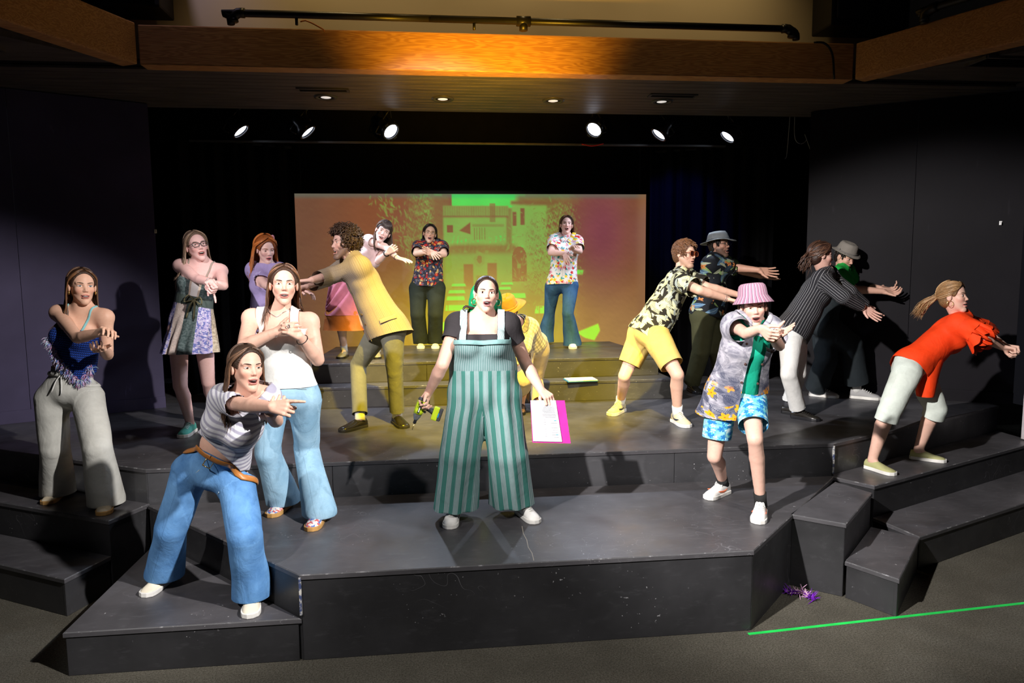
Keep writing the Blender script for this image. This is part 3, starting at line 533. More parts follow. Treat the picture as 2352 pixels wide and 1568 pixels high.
class Person:
    def __init__(s,label,H,level,foot,J,head,skin='fair',tw=1.,lm=1.,am=1.,belly=1.,bust=.8,hips=1.,male=False,beard=0.,brow=(.10,.05,.03),iris=(.06,.035,.02),mouth=.5,eye=1.,lip=(.62,.20,.18),hands=None,jaw=1.,gaze=(0,0),neck=1.):
        s.H=H; s.s=H/1.66; s.male=male; S=s.s; s.lv=level
        p=onz(foot[0],foot[1],level); s.t0=(p-CAM)@FW; s.base=p; s.J=J
        s.root=empty('person',p,label,'person')
        bk=-nrm([*(p-CAM)[:2],0]); s.bk=bk; s.rt=np.cross(A3(0,0,1),bk); s.rt=nrm(s.rt)      # towards camera, image right
        q=lambda v: at(v[0],v[1],s.t0+v[2])
        shr,shl=[q(v) for v in J['sh']]; hpr,hpl=[q(v) for v in J['hp']]; s.shr,s.shl,s.hpr,s.hpl=shr,shl,hpr,hpl
        ft=[]
        for f in J['ft']:
            if len(f)==3: toe,heel=onz(*f[0],f[2]),onz(*f[1],f[2]); z=f[2]
            else: toe,heel=onz(*f[0],level),onz(*f[1],level); z=level
            d=nrm((toe-heel)*A3(1,1,0)); m=(toe+heel)/2; L=.262*S*(1.05 if male else 1.); ft.append((m-d*L/2,d,L,z))
        s.ft=ft; s.an=[h+d*L*.23+A3(0,0,.085*S) for h,d,L,z in ft]
        thL,shL,uaL,faL=.245*H,.235*H,.175*H,.150*H
        def mid(A,B,L1,L2,v):
            if not isinstance(v[2],str): return q(v)
            ds=np.linspace(-.7,.7,281); P=np.array([at(v[0],v[1],s.t0+d) for d in ds]); e=np.abs(np.linalg.norm(P-A,axis=1)-L1)+np.abs(np.linalg.norm(P-B,axis=1)-L2)
            e=e+ds*(.02 if v[2]=='n' else -.02); return P[np.argmin(e)]
        s.kn=[mid(hpr,s.an[0],thL,shL,J['kn'][0]),mid(hpl,s.an[1],thL,shL,J['kn'][1])]
        s.wr=[q(v) for v in J['wr']]; s.el=[mid(shr,s.wr[0],uaL,faL,J['el'][0]),mid(shl,s.wr[1],uaL,faL,J['el'][1])]
        s.pel=(hpr+hpl)/2; s.che=(shr+shl)/2; s.U=nrm(s.che-s.pel); R=nrm(shl-shr); R=nrm(R-(R@s.U)*s.U); s.R=R; s.Fd=nrm(np.cross(R,s.U)); s.TL=np.linalg.norm(s.che-s.pel)
        Rp=nrm(hpl-hpr); Rp=nrm(Rp-(Rp@s.U)*s.U); s.Rp=Rp; s.Fp=nrm(np.cross(Rp,s.U))
        # head frame
        hx,hy,hd,yaw,pit,roll,hs=head; s.hs=hs*S*.96; s.hc=q((hx,hy,hd)); y,pp,rr=map(math.radians,(yaw,pit,roll))
        fw=math.cos(pp)*(math.cos(y)*bk+math.sin(y)*s.rt)+math.sin(pp)*A3(0,0,1); u0=nrm(A3(0,0,1)-fw*fw[2]); sd=np.cross(fw,u0)   # sd: subject's right... image-left when facing
        up=math.cos(rr)*u0-math.sin(rr)*sd; xs=np.cross(fw,up); s.HR=rot3(xs,fw,up)
        s.k=dict(tw=tw,lm=lm,am=am)
        rep=dict(ua=[np.linalg.norm(s.el[i]-[shr,shl][i])/uaL for i in(0,1)],fa=[np.linalg.norm(s.wr[i]-s.el[i])/faL for i in(0,1)],th=[np.linalg.norm(s.kn[i]-[hpr,hpl][i])/thL for i in(0,1)],sh=[np.linalg.norm(s.an[i]-s.kn[i])/shL for i in(0,1)],tor=[s.TL/(.30*H)],shw=[np.linalg.norm(shl-shr)/(.215*H)],hd=[np.linalg.norm(s.hc-s.che)/(.155*H)])
        print('PERSON',label[:34],{a:[round(float(x),2) for x in b] for a,b in rep.items()})
        f=s.F=Fld(); U,Fd,pel,che=s.U,s.Fd,s.pel,s.che; TR=rot3(R,Fd,U); PR=rot3(Rp,s.Fp,U); TL=s.TL; w=tw*S
        mw=1.06 if male else 1.
        f.ell(pel+U*.02*S,PR,A3(.158*hips*w,.112*S*(.5+.5*tw),.115*S),.05,'pelvis')
        f.ell(pel+U*TL*.36+Fd*.012*S,TR,A3(.128*w*(.6+.4*hips)*belly,.098*S*belly,.135*S),.06,'belly')
        f.ell(pel+U*TL*.70,TR,A3(.142*w*mw,.102*S*(.5+.5*tw),.165*S),.05,'rib')
        f.cone(shr+R*.035*S-U*.012,shl-R*.035*S-U*.012,.052*S*mw,.052*S*mw,.05,'girdle',(Fd,.85))
        if bust>0:
            for sg in(-1,1): f.ell(che-U*TL*.30+Fd*(.068+.02*bust)*S+R*sg*.068*w,TR,A3(.064,.055*(.6+.5*bust),.064)*S*(.55+.5*bust),.035,'breast')
        for sg,h in((-1,hpr),(1,hpl)): f.ell(pel-U*.03*S-s.Fp*.052*S+Rp*sg*.070*w,PR,A3(.082,.072,.092)*S*(.5+.5*hips),.05,'butt')
        nb=che+U*.035*S; s.nb=nb; H2W=lambda v: s.hc+s.HR@(np.asarray(v,float)*s.hs); s.h2w=H2W
        for p_ in(shr,shl): f.cone(nb+U*.03*S,p_*.72+nb*.28,.040*S*neck,.040*S,.05,'trap',(Fd,.9))
        f.cone(nb-U*.02*S,H2W((0,-.018,-.05)),.056*S*mw*neck,.050*S*mw*neck,.03,'neck')
        for i,(sh,nm) in enumerate(((shr,'r'),(shl,'l'))):
            e,wv=s.el[i],s.wr[i]; a=am*S*mw
            f.ell(sh,TR,A3(.052,.052,.052)*a,.04,'sh_'+nm)
            f.cone(sh,e,.047*a,.0375*a,.03,'ua_'+nm); fl=e+(wv-e)*.3
            f.cone(e,fl,.0365*a,.0385*a,.007,'fa_'+nm); f.cone(fl,wv,.0385*a,.0255*S*(.5+.5*am)*mw,.006,'fa_'+nm)
        for i,(hp,nm) in enumerate(((hpr,'r'),(hpl,'l'))):
            k_,an=s.kn[i],s.an[i]; l=lm*S
            f.cone(hp+(k_-hp)*.12,k_,.083*l,.055*l,.05,'th_'+nm); ax=nrm(an-k_); bkd=-s.ft[i][1]; bkd=nrm(bkd-(bkd@ax)*ax); cf=k_+(an-k_)*.30+bkd*.014*S
            f.cone(k_,cf,.051*l,.054*l,.010,'sn_'+nm); f.cone(cf,an,.054*l,.034*l,.008,'sn_'+nm)
            h,d,L,z=s.ft[i]; f.cone(an-A3(0,0,.015),h+d*L*.72+A3(0,0,.032),.026*S,.014*S,.02,'foot_'+nm); f.cone(an-A3(0,0,.01),h+d*.035+A3(0,0,.035),.026*S,.018*S,.02,'foot_'+nm)
        s.TF=Fld(); s.TF.p=[p for p in f.p if p['tag'] in('pelvis','belly','rib','girdle','breast','trap','neck','sh_r','sh_l')]
        s.headsdf(f,mouth,jaw,male)
        s.hand_c=[]
        hands=hands or {}
        for i in(0,1): s.handsdf(f,i,hands.get('rl'[i]))
        # multi-resolution surface of one field
        sph=[(H2W((0,.035,-.015)),.132*s.hs,.0033)]+[(c,.112*S,.0040) for c in s.hand_c]
        h=.0155; lo,hi=fbounds(f,2.5*h); V,Q=snets(fgrid(f,lo,hi,h),lo,h); qc=V[Q].mean(1); keep=np.ones(len(Q),bool)
        for c,r,_ in sph:
            m=np.abs(np.linalg.norm(V-c,axis=1)-r)<3.2*h
            if m.any(): V[m]=s.surf(f,V[m],0.,3)
        for c,r,_ in sph: keep&=np.linalg.norm(qc-c,axis=1)>r-1.3*h
        Vs,Qs=[],[]; v,qd=compact(V,Q[keep]); Vs.append(v);Qs.append(qd); n=len(v); cid=[np.zeros(len(v),int)]
        for j,(c,r,hh) in enumerate(sph):
            lo=c-r-2*hh; v,qd=snets(fgrid(f,lo,c+r+2*hh,hh),lo,hh); qc=v[qd].mean(1); kp=np.linalg.norm(qc-c,axis=1)<r+.3*h
            for c2,r2,_ in sph[:j]: kp&=np.linalg.norm(qc-c2,axis=1)>r2
            if not kp.any(): continue
            v,qd=compact(v,qd[kp]); Vs.append(v); Qs.append(qd+n); n+=len(v); cid.append(np.full(len(v),j+1))
        V=np.concatenate(Vs);Q=np.concatenate(Qs); b=s.body=mesh('body',V-s.base,Q,M_skin,s.root)
        sk=np.array(SKIN[skin] if isinstance(skin,str) else skin); C=np.tile(sk,(len(V),1)); q=((V-s.hc)@s.HR)/s.hs
        def mixc(m,c): nonlocal C; C=C*(1-m[:,None])+np.array(c)*m[:,None]
        sm=lambda e0,e1,x:(lambda t:t*t*(3-2*t))(np.clip((x-e0)/(e1-e0),0,1))
        hdm=np.concatenate(cid)==1; front=hdm&(q[:,1]>.03)&(np.abs(q[:,0])<.09)&(np.abs(q[:,2])<.14)
        for sg in(-1,1): mixc(.38*front*np.exp(-(((q[:,0]-sg*.040)/.022)**2+((q[:,2]+.030)/.020)**2)),sk*A3(1.05,.62,.60))
        mixc(.10*front*np.exp(-((q[:,0]/.012)**2+((q[:,2]+.026)/.012)**2)),sk*A3(1.,.68,.64))
        for sg in(-1,1):
            mixc(.55*front*np.exp(-(((q[:,0]-sg*.031)/.018)**2+((q[:,2]-.0135)/.0055)**2)),sk*A3(.55,.42,.40))
            mixc(.75*front*np.exp(-(((q[:,0]-sg*.0085)/.0036)**2+((q[:,2]+.0365)/.0028)**2)),sk*.22)
        zm,oh=s.zm,s.oh
        lipm=sm(1.25,.85,(q[:,0]/.0265)**2+((q[:,2]-zm)/(oh+.0085))**2)*front; mixc(lipm*(.85 if not male else .5),lip)
        inm=sm(1.3,.8,(q[:,0]/.0205)**2+((q[:,2]-zm)/(oh+.0005))**2)*front*(1. if mouth>.12 else 0.8); mixc(inm,(.05,.008,.008))
        if beard>0:
            bm_=front*sm(-.035,-.055,q[:,2]+.25*np.abs(q[:,0]))+ (np.abs(q[:,0])>.045)*sm(-.02,-.05,q[:,2])*(q[:,1]>-.01); bm_=np.clip(bm_,0,1)*(1-lipm)*(1-inm)*(np.abs(q[:,2])<.14)*(np.abs(q[:,0])<.09)*(q[:,1]>-.02)*hdm; mixc(np.clip(beard*bm_,0,1),np.array(brow)*1.1)
        s.C0=sk; attr_col(b,C)
        s.face(iris,brow,eye,gaze,mouth)
    # head, hands -----------------------------------------------------------------
    def headsdf(s,f,mo,jw,male):
        h=s.hs; R=s.HR; P=s.h2w; jd=mo*.010; m=1.08 if male else .80; fj=jw*(1. if male else .90); nw=1. if male else .84
        E=lambda c,r,k,sub=False,tg='head':f.ell(P(c),R,np.asarray(r)*h,k*h,tg,sub)
        C=lambda a,b,ra,rb,k,sub=False:f.cone(P(a),P(b),ra*h,rb*h,k*h,'head',None,sub)
        E((0,-.012,.035),(.074,.093,.086),.02); E((0,.022,-.028),(.0595*fj,.064,.085),.02)
        for x in(-1,1):
            C((x*.053*fj,.0,-.035),(x*.014*m,.060,-.100-jd),.020*m,.018*m,.022); E((x*.038*fj,.053,-.020),(.024,.024,.022),.02)
            E((x*.0775,-.008,-.004),(.009,.019,.030),.006)
        E((0,.066,-.101-jd),(.021*m,.019,.017),.018); E((0,.061,.025),(.053,.0195*m+.001,.0105),.014)
        for x in(-1,1): E((x*.031,.083,.003),(.017,.014,.0105),.010,True)
        C((0,.070,.014),(0,.0935,-.026),.0082*nw,.0112*nw,.010)
        for x in(-1,1):
            E((x*.0118*nw,.084,-.030),(.0080*nw,.0100,.0072),.006); E((x*.031,.0615,.0045),(.0165,.0146,.0135),.003)
        s.zm=-.064-jd*.5; s.oh=.0022+.0105*mo; zm,oh=s.zm,s.oh
        lk=1. if male else 1.18; E((0,.080,zm+oh+.0022),(.025,.0125*lk,.0052*lk),.006); E((0,.079,zm-oh-.0030),(.022,.0125*lk,.0062*lk),.006)
        if mo>.05: E((0,.090,zm),(.0205,.020,oh),.002,True)
    def handsdf(s,f,i,hp):
        S=s.s*(1.08 if s.male else 1.)*.98; w=s.wr[i]; fa=nrm(w-s.el[i]); hp=hp or {}
        d=fa
        if 'to' in hp: v=hp['to']; d=nrm(at(v[0],v[1],s.t0+v[2])-w)
        elif 'dir' in hp: a=hp['dir']; d=nrm(s.rt*a[0]+A3(0,0,1)*a[1]+s.bk*a[2])
        a=hp.get('n',(0,-1,0)); n=s.rt*a[0]+A3(0,0,1)*a[1]+s.bk*a[2]; n=nrm(n-(n@d)*d); t=np.cross(d,n)*(1 if i==0 else -1)
        pose=hp.get('p','relax'); nm='hd_'+'rl'[i]
        s.hand_c.append(w+d*.085*S); s.hframe=getattr(s,'hframe',[])+[(w,d,n,t)]
        cu={'relax':[(18,28,15)]*4,'flat':[(4,8,5)]*4,'fist':[(72,85,50)]*4,'grip':[(50,62,38)]*4,'point':[(6,8,5)]+[(74,85,50)]*3,'cup':[(32,38,22)]*4,'claw':[(-5,35,25)]*4,'spread':[(5,10,6)]*4}[pose]
        sp=1.9 if pose=='spread' else 1.
        ro=lambda v,ax,ang: v*math.cos(ang)+np.cross(ax,v)*math.sin(ang)+ax*(ax@v)*(1-math.cos(ang))
        K=[];lens=[(.042,.026,.021),(.047,.029,.022),(.044,.027,.021),(.034,.021,.019)]
        for j in range(4):
            off=(.0315-.021*j); kp=w+d*(.088-.004*abs(j-1.2)-.003*(j==3))*S+t*off*S; f.cone(w+t*off*.55*S+d*.012*S,kp,.0145*S,.0118*S,.010,nm)
            fan=(1.2-j)*math.radians(4.)*sp; di=nrm(d*math.cos(fan)+t*math.sin(fan)); ax=nrm(np.cross(di,n)); a=kp; ang=0
            for q in range(3):
                ang+=math.radians(cu[j][q]); dd=ro(di,ax,ang); b=a+dd*lens[j][q]*S; f.cone(a,b,(.0092-.0008*q)*S,(.0086-.0010*q)*S,.0035,nm); a=b
        tb=w+d*.022*S+t*.024*S+n*.006*S; dt=nrm({'fist':d*.75+t*.25+n*.65,'grip':d*.6+t*.35+n*.7,'point':d*.8+t*.3+n*.55}.get(pose,d*.62+t*.72+n*.30))
        f.cone(w+d*.012*S,tb+dt*.03*S,.015*S,.0125*S,.010,nm); a=tb+dt*.03*S; d2=nrm(dt+d*.35); f.cone(a,a+d2*.032*S,.0115*S,.010*S,.004,nm); a=a+d2*.032*S; f.cone(a,a+nrm(d2+d*.2)*.024*S,.010*S,.0075*S,.0035,nm)
    def face(s,iris,brow,eo,gaze,mouth):
        for sg in(-1,1):
            nu,nv=20,9; V=[];C=[]
            for a in range(nu+1):
                u=-1+2*a/nu; wz=(1-abs(u)**2.2)**.8
                for b in range(nv+1):
                    v=-1+2*b/nv; x=u*.0162; z=((.0074 if not s.male else .0064)*eo if v>0 else .0050*eo)*wz*v+.0012*u*sg; r=.0170; y=math.sqrt(max(1e-9,r*r-(x*.9)**2-z*z))
                    V.append(s.h2w((sg*.031+x,.0602+y,.0045+z))); dd=math.hypot(x-gaze[0]*.004,z-gaze[1]*.002-.0005)
                    c=(.80,.77,.74)
                    if dd<.0066: c=iris
                    if dd<.0030: c=(.005,.005,.005)
                    if v>.62 or abs(u)>.93: c=(.03,.018,.014)
                    elif v<-.85: c=(.45,.26,.22)
                    C.append(c)
            n=nv+1; Q=[(a*n+b,(a+1)*n+b,(a+1)*n+b+1,a*n+b+1) for a in range(nu) for b in range(nv)]
            o=mesh('eye',np.array(V)-s.base,Q,M_eye,s.body); attr_col(o,C)
            m=MB(); pts=arc([s.h2w((sg*.0115,.0818,.0212)),s.h2w((sg*.026,.0825,.0258)),s.h2w((sg*.043,.0730,.0272)),s.h2w((sg*.0525,.0625,.0225))],10)
            m.tube(pts,np.array([.0030,.0036,.0037,.0036,.0034,.0030,.0027,.0023,.0018,.0010])*s.hs*.82*(1.2 if s.male else 1),6,flat=(s.HR[:,1],.6)); o=m.build('eyebrow',M_hair,s.body,True); attr_col(o,[brow]*len(o.data.vertices))
            for v_ in o.data.vertices: v_.co-=Vector(s.base)
        if mouth>.25:
            m=MB(); pts=[s.h2w((x,.083-(x/.018)**2*.009,s.zm+s.oh-.0028)) for x in np.linspace(-.0165,.0165,9)]; m.tube(np.array(pts)-s.base,.0038*s.hs,6,flat=(s.HR[:,1],.5)); m.build('teeth',M_teeth,s.body,True)
    # garments --------------------------------------------------------------------
    def part(s,name,mb,mat,smooth=True,parent=None,bevel=0):
        mb.v=[tuple(np.asarray(p)-s.base) for p in mb.v]; return mb.build(name,mat,parent or s.root,smooth,bevel)
    def torso_axis(s): return (s.pel-s.U*.3,s.che+s.U*.1,s.Fd,.15)
    def arm_axis(s,i):
        sh=[s.shr,s.shl][i]; return [(sh,s.el[i],s.U,.06),(s.el[i],s.wr[i],s.U,.06,np.linalg.norm(s.el[i]-sh))]
    def leg_axis(s,i):
        hp=[s.hpr,s.hpl][i]; fr=s.ft[i][1]*.3+s.Fp; return [(hp,s.kn[i],fr,.085),(s.kn[i],s.an[i],fr,.085,np.linalg.norm(s.kn[i]-hp))]
    def garment(s,name,mat,f,cuts=(),h=.0115,fold=(.004,9.,.3),axes=None,extra=None,parent=None,clip=None,planar=False):
        lo,hi=fbounds(f,2.5*h); V,Q=snets(fgrid(f,lo,hi,h),lo,h); N=vnorm(V,Q)
        axes=axes or [s.torso_axis()]; best=None; G=np.zeros_like(V); aid=np.zeros(len(V),int)
        for ai,(a,b,fr,rn,*v0) in enumerate(axes):
            ba=b-a; L=np.linalg.norm(ba); ax=ba/L; q=V-a; tt=q@ax; tc=np.clip(tt,0,L); d=np.linalg.norm(q-tc[:,None]*ax,axis=1)/rn
            d=d+(np.clip(.05-tt,0,1)*25 if (ai>0 and not v0) else 0); e1=nrm(fr-(fr@ax)*ax); e2=np.cross(ax,e1); ang=np.arctan2(q@e2,q@e1); g=np.stack([ang*rn,tt+(v0[0] if v0 else 0.),np.zeros_like(tt)+rn],1)
            m=np.ones(len(V),bool) if best is None else d<best; G[m]=g[m]; aid[m]=ai; best=d if best is None else np.minimum(best,d)
        if planar:
            hh=(V-s.pel)@s.U; wl=np.clip((.02-hh)/.18,0,1); wl=wl*wl*(3-2*wl); ut=(V-s.pel)@s.R; bu=None
            for i,hp in enumerate((s.hpr,s.hpl)):
                an=s.an[i]; tt=np.clip((hp[2]-V[:,2])/(hp[2]-an[2]),0,1.1); c=hp+tt[:,None]*(an-hp); dv=V-c; dd=np.linalg.norm(dv,axis=1); uu=dv@s.R+(hp-s.pel)@s.R
                if bu is None: bu,bd=uu,dd
                else: bu=np.where(dd<bd,uu,bu)
            G=np.stack([ut*(1-wl)+bu*wl,.3+hh,np.where(hh>-.02,.15,.085)],1)
        if fold:
            am,sc,an=fold[:3]; gp=G*A3(1,an,1); gp[:,2]=0
            w3=V*1.; dsp=am*(.75*pn(gp,sc,11+len(name))+.55*pn(V,sc*.55,5+len(name)))
            V=V+N*dsp[:,None]
        if extra: V=V+N*extra(V,G)[:,None]
        out=np.zeros(len(V),bool); V2=V.copy()
        for (p,n,r,*fl) in cuts:
            p=np.asarray(p,float); n=nrm(n); sd=(V-p)@n; m=(sd>0)&(np.linalg.norm(V-p,axis=1)<r)
            if fl: m&=aid>0
            out|=m; V2[m]=V[m]-(sd[m]+0.)[:,None]*n
        if clip is not None:
            sd=clip(V2); m=sd>0; out|=m; e=1e-3; Vm=V2[m].copy()
            for _ in range(3):
                s0=clip(Vm); gg=np.stack([clip(Vm+np.eye(3)[k]*e)-clip(Vm-np.eye(3)[k]*e) for k in range(3)],-1)/(2*e); Vm=Vm-gg*(np.clip(s0,0,.03)/((gg*gg).sum(-1)+1e-9))[:,None]
            V2[m]=Vm
        kp=~out[Q].all(1)
        V,Q=V2,Q[kp]; u,inv=np.unique(Q.ravel(),return_inverse=True); o=mesh(name,V[u]-s.base,inv.reshape(Q.shape),mat,parent or s.root); attr_vec(o,G[u])
        return o
    def sleeve(s,f,i,t,r0,r1,ext=.03):
        sh=[s.shr,s.shl][i]; e=s.el[i]; L=np.linalg.norm(e-sh); d=(e-sh)/L; S=s.s*s.k['am']
        if t<=1: f.cone(sh+d*.02,sh+d*(t*L+ext),r0*S,r1*S,.055,'slv'); return (sh+d*t*L,d,.13,1)
        w=s.wr[i]; d2=nrm(w-e); L2=np.linalg.norm(w-e); f.cone(sh+d*.02,e,r0*S,(r0*.6+r1*.4)*S,.055,'slv'); f.cone(e,e+d2*((t-1)*L2+ext),(r0*.6+r1*.4)*S,r1*S,.02,'slv'); return (e+d2*(t-1)*L2,d2,.12,1)
    def top(s,off=.016,hem=-.02,flare=.0,sleeve=None,neckcut=(.045,.0),ndir=None,bust=True,hemn=None,hemr=.36):
        """torso garment field + cuts; hem: distance below the hip line along -U"""
        S=s.s; tg={'belly':off,'rib':off,'girdle':off,'trap':off*.9,'breast':off*.8,'sh_r':off*.7,'sh_l':off*.7,'pelvis':off}
        if hem>-.12: tg['butt']=off
        f=s.F.inflate(tg,.01); cuts=[]; hp=s.pel-s.U*hem
        f.cone(s.pel+s.U*s.TL*.45,s.pel-s.U*(hem+.05),.125*s.k['tw']*S+off,(.145+flare)*s.k['tw']*S+off,.05,'skirt',(s.Fp,.76))
        cuts.append((hp,-(s.U if hemn is None else nrm(hemn)),hemr))
        if sleeve:
            for i in(0,1):
                if sleeve[i]: cuts.append(s.sleeve(f,i,*sleeve[i]))
        nd=nrm(s.U+ (ndir if ndir is not None else .35)*s.Fd); cuts.append((s.nb+s.U*neckcut[0]*S+s.Fd*neckcut[1]*S,nd,.115*S)); return f,cuts
    def pants(s,off=.014,r=((.06,.075),(.06,.075)),end=(.97,.97),rise=.09,wst=None,thigh=.0):
        S=s.s; f=s.F.inflate({'pelvis':off,'butt':off,'belly':off*.6},.01); cuts=[(s.pel+s.U*rise*S,s.U if wst is None else nrm(wst),.34)]
        for i,hp in enumerate((s.hpr,s.hpl)):
            k_,an=s.kn[i],s.an[i]; l=s.k['lm']*S; L2=np.linalg.norm(an-k_); d2=(an-k_)/L2; rk,ra=r[i]
            if end[i]<=1.001 and end[i]>.0:
                e=an if end[i]>.99 else k_+d2*L2*end[i]
                hq=hp+(k_-hp)*.12; f.cone(hq,k_,(.085*l+off+thigh),rk*l if rk else .056*l+off,.045,'leg'); f.cone(k_,e+d2*.03,rk*l,ra*l,.006,'leg'); cuts.append((e,d2,.2*S+ra))
            else:                                        # shorts: end in -1..0 along the thigh
                t=1+end[i]; d1=nrm(k_-hp); L1=np.linalg.norm(k_-hp); f.cone(hp+d1*L1*.14,hp+d1*(L1*t+.03),.088*l+off+thigh,ra*l,.045,'leg'); cuts.append((hp+d1*L1*t,d1,.17*S))
        return f,cuts
    def legs_axes(s): return [s.torso_axis()]+s.leg_axis(0)+s.leg_axis(1)
    def arms_axes(s): return [s.torso_axis()]+s.arm_axis(0)+s.arm_axis(1)
    def tankclip(s,xin,xout,zf,zb=None):
        zb=zf if zb is None else zb
        def c(V):
            q=V-s.che; x=np.abs(q@s.R); z=q@s.U; y=q@s.Fd; z0=np.where(y>0,zf,zb); return np.minimum(z-z0,np.maximum(xin-x,x-xout))
        return c
    def collar(s,mat,f,parent=None,r=.024,w=.095,drop=.055):
        P=[s.nb+s.Fd*w*1.1-s.R*.03-s.U*drop]+[s.nb+w*(s.Fd*math.cos(t)+s.R*math.sin(t))+s.U*(.015-.035*math.cos(t)*(math.cos(t)>0)) for t in np.linspace(-.75,-5.53,9)]+[s.nb+s.Fd*w*1.1+s.R*.03-s.U*drop]
        return s.band('collar',mat,f,P,r,.006,36,.22,parent=parent)
    def placket(s,mat,f,parent=None,x=0.,u0=.03,u1=.5,n=5,bm=None):
        o=s.band('button_placket',mat,f,[s.che-s.U*u+s.Fd*.25+s.R*x for u in np.linspace(u0,u1,6)],.013,.002,24,.18,parent=parent)
        for u in np.linspace(u0+.04,u1-.05,n):
            c=s.surf(f,np.array([s.che-s.U*u+s.Fd*.25+s.R*x]),.005)[0]; s.ring('button',bm or C_white,c,s.Fd,.004,.0032,8,parent)
    def jeans_detail(s,mat,f,parent):
        for sg in(-1,1):
            b_=s.pel+s.Fp*.2+s.Rp*sg*.075; s.band('pocket_seam',mat,f,[s.pel+s.U*.085+s.Fp*.2+s.Rp*sg*.06,s.pel+s.U*.04+s.Fp*.18+s.Rp*sg*.085,s.pel+s.U*.02+s.Fp*.1+s.Rp*sg*.16],.0028,.002,16,.7,parent=parent)
        s.band('fly_seam',mat,f,[s.pel+s.U*.085+s.Fp*.25+s.Rp*.012,s.pel+s.U*.0+s.Fp*.25+s.Rp*.014,s.pel-s.U*.045+s.Fp*.25],.0026,.002,14,.7,parent=parent)
    def linecut(s,p1,p2,d=-.1,r=.4):
        A_=at(*p1,s.t0+d); B_=at(*p2,s.t0+d); n=nrm(np.cross(B_-A_,(A_+B_)/2-CAM)); n=n if n[2]<0 else -n; return ((A_+B_)/2,n,r)
    def ruffle(s,name,mat,c,ax,r0,r1,L,n=9,amp=.25,drop=.03,parent=None,ph=0.):
        ax=nrm(ax); a=nrm(np.cross(ax,A3(.1,.2,.95))); b=np.cross(ax,a); m=MB(); N=60; V=[]
        for k in range(7):
            u=k/6.
            for j in range(N):
                t=2*math.pi*j/N; rr=r0+(r1-r0)*u*(1+amp*math.sin(n*t+ph)); V.append(c+ax*L*u*(1+.12*math.sin(n*t+ph+1))+(a*math.cos(t)+b*math.sin(t))*rr-A3(0,0,drop*u))
        m.add(V,[(k*N+j,k*N+(j+1)%N,(k+1)*N+(j+1)%N,(k+1)*N+j) for k in range(6) for j in range(N)]); o=s.part(name,m,mat,True,parent); attr_vec(o,np.array([v.co for v in o.data.vertices])); return o
    def surf(s,f,P,off=0.,it=5):
        P=np.array(P,float); e=1e-3
        for _ in range(it):
            d=fpts(f,P)-off; g=np.stack([fpts(f,P+np.eye(3)[k]*e)-fpts(f,P-np.eye(3)[k]*e) for k in range(3)],-1)/(2*e); P=P-g*(d/((g*g).sum(-1)+1e-9))[...,None]
        return P
    def band(s,name,mat,f,pts,r,off=.004,n=24,flat=.35,closed=False,parent=None):
        P=s.surf(f,arc(pts,n),off); e=1e-3; nn=np.stack([fpts(f,P+np.eye(3)[k]*e)-fpts(f,P-np.eye(3)[k]*e) for k in range(3)],-1); m=MB()
        T=np.gradient(P,axis=0); V=[];k=8
        for i in range(n):
            t_=nrm(T[i]); b=nrm(nn[i]-(nn[i]@t_)*t_); a=np.cross(b,t_)
            for j in range(k): th=2*math.pi*j/k; V.append(P[i]+r*(math.cos(th)*a+math.sin(th)*b*flat))
        Q=[(i*k+j,i*k+(j+1)%k,(i+1)*k+(j+1)%k,(i+1)*k+j) for i in range(n-1) for j in range(k)]; m.add(V,Q); o=s.part(name,m,mat,True,parent); attr_vec(o,[(0,i*.02,0) for i in range(n) for j in range(k)]); return o
    # shoes -----------------------------------------------------------------------
    def shoe(s,i,mat,sole,lace=None,style='sneaker',sock=None,accent=None):
        h,d,L,z=s.ft[i]; S=L/.262; sd=np.cross(A3(0,0,1),d); R=rot3(d,sd,A3(0,0,1)); o=h.copy(); o[2]=z
        hi={'sneaker':1.,'low':.82,'loafer':.78}[style]; st=.028 if style!='loafer' else .022
        prof=[(.0,.022,.060),(.02,.032,.092),(.06,.038,.096),(.30,.039,.104),(.42,.041,.096),(.54,.044,.080),(.68,.048,.064),(.81,.048,.055),(.91,.042,.048),(.97,.031,.040),(1.,.012,.026)]
        m=MB(); n=14; V=[]
        for u,wd,ht in prof:
            ht=ht*hi if u>.02 else ht*hi
            for j in range(n):
                t=math.pi*2*j/n; y=wd*math.cos(t); zz=math.sin(t); zz=st*.6+(ht-st*.6)*max(zz,0)**.62 if zz>0 else st*.6
                tp=.55+.45*abs(math.cos(t)) if math.sin(t)>.2 and u<.5 else 1; V.append(o+R@(A3(u*L,y*S*tp,zz*S)))
        k=len(prof); m.add(V,[(a*n+b,a*n+(b+1)%n,(a+1)*n+(b+1)%n,(a+1)*n+b) for a in range(k-1) for b in range(n)]+[tuple(range(n)),tuple((k-1)*n+b for b in range(n))])
        ob=s.part('shoe',m,mat)
        m=MB(); us=np.linspace(0,1,15); W=np.interp(us,[p[0] for p in prof],[p[1] for p in prof])+.005; W[0]=.018; W[-1]=.016
        ol=[(-.004+u*(L+.010),w*S) for u,w in zip(us,W)]+[(-.004+u*(L+.010),-w*S) for u,w in zip(us[::-1],W[::-1])]; nn=len(ol)
        V=[o+R@A3(x,y,.001) for x,y in ol]+[o+R@A3(x,y,st*S) for x,y in ol]; m.add(V,[tuple(range(nn))[::-1],tuple(range(nn,2*nn))]+[(a,(a+1)%nn,nn+(a+1)%nn,nn+a) for a in range(nn)]); s.part('sole',m,sole,False,ob,bevel=.004)
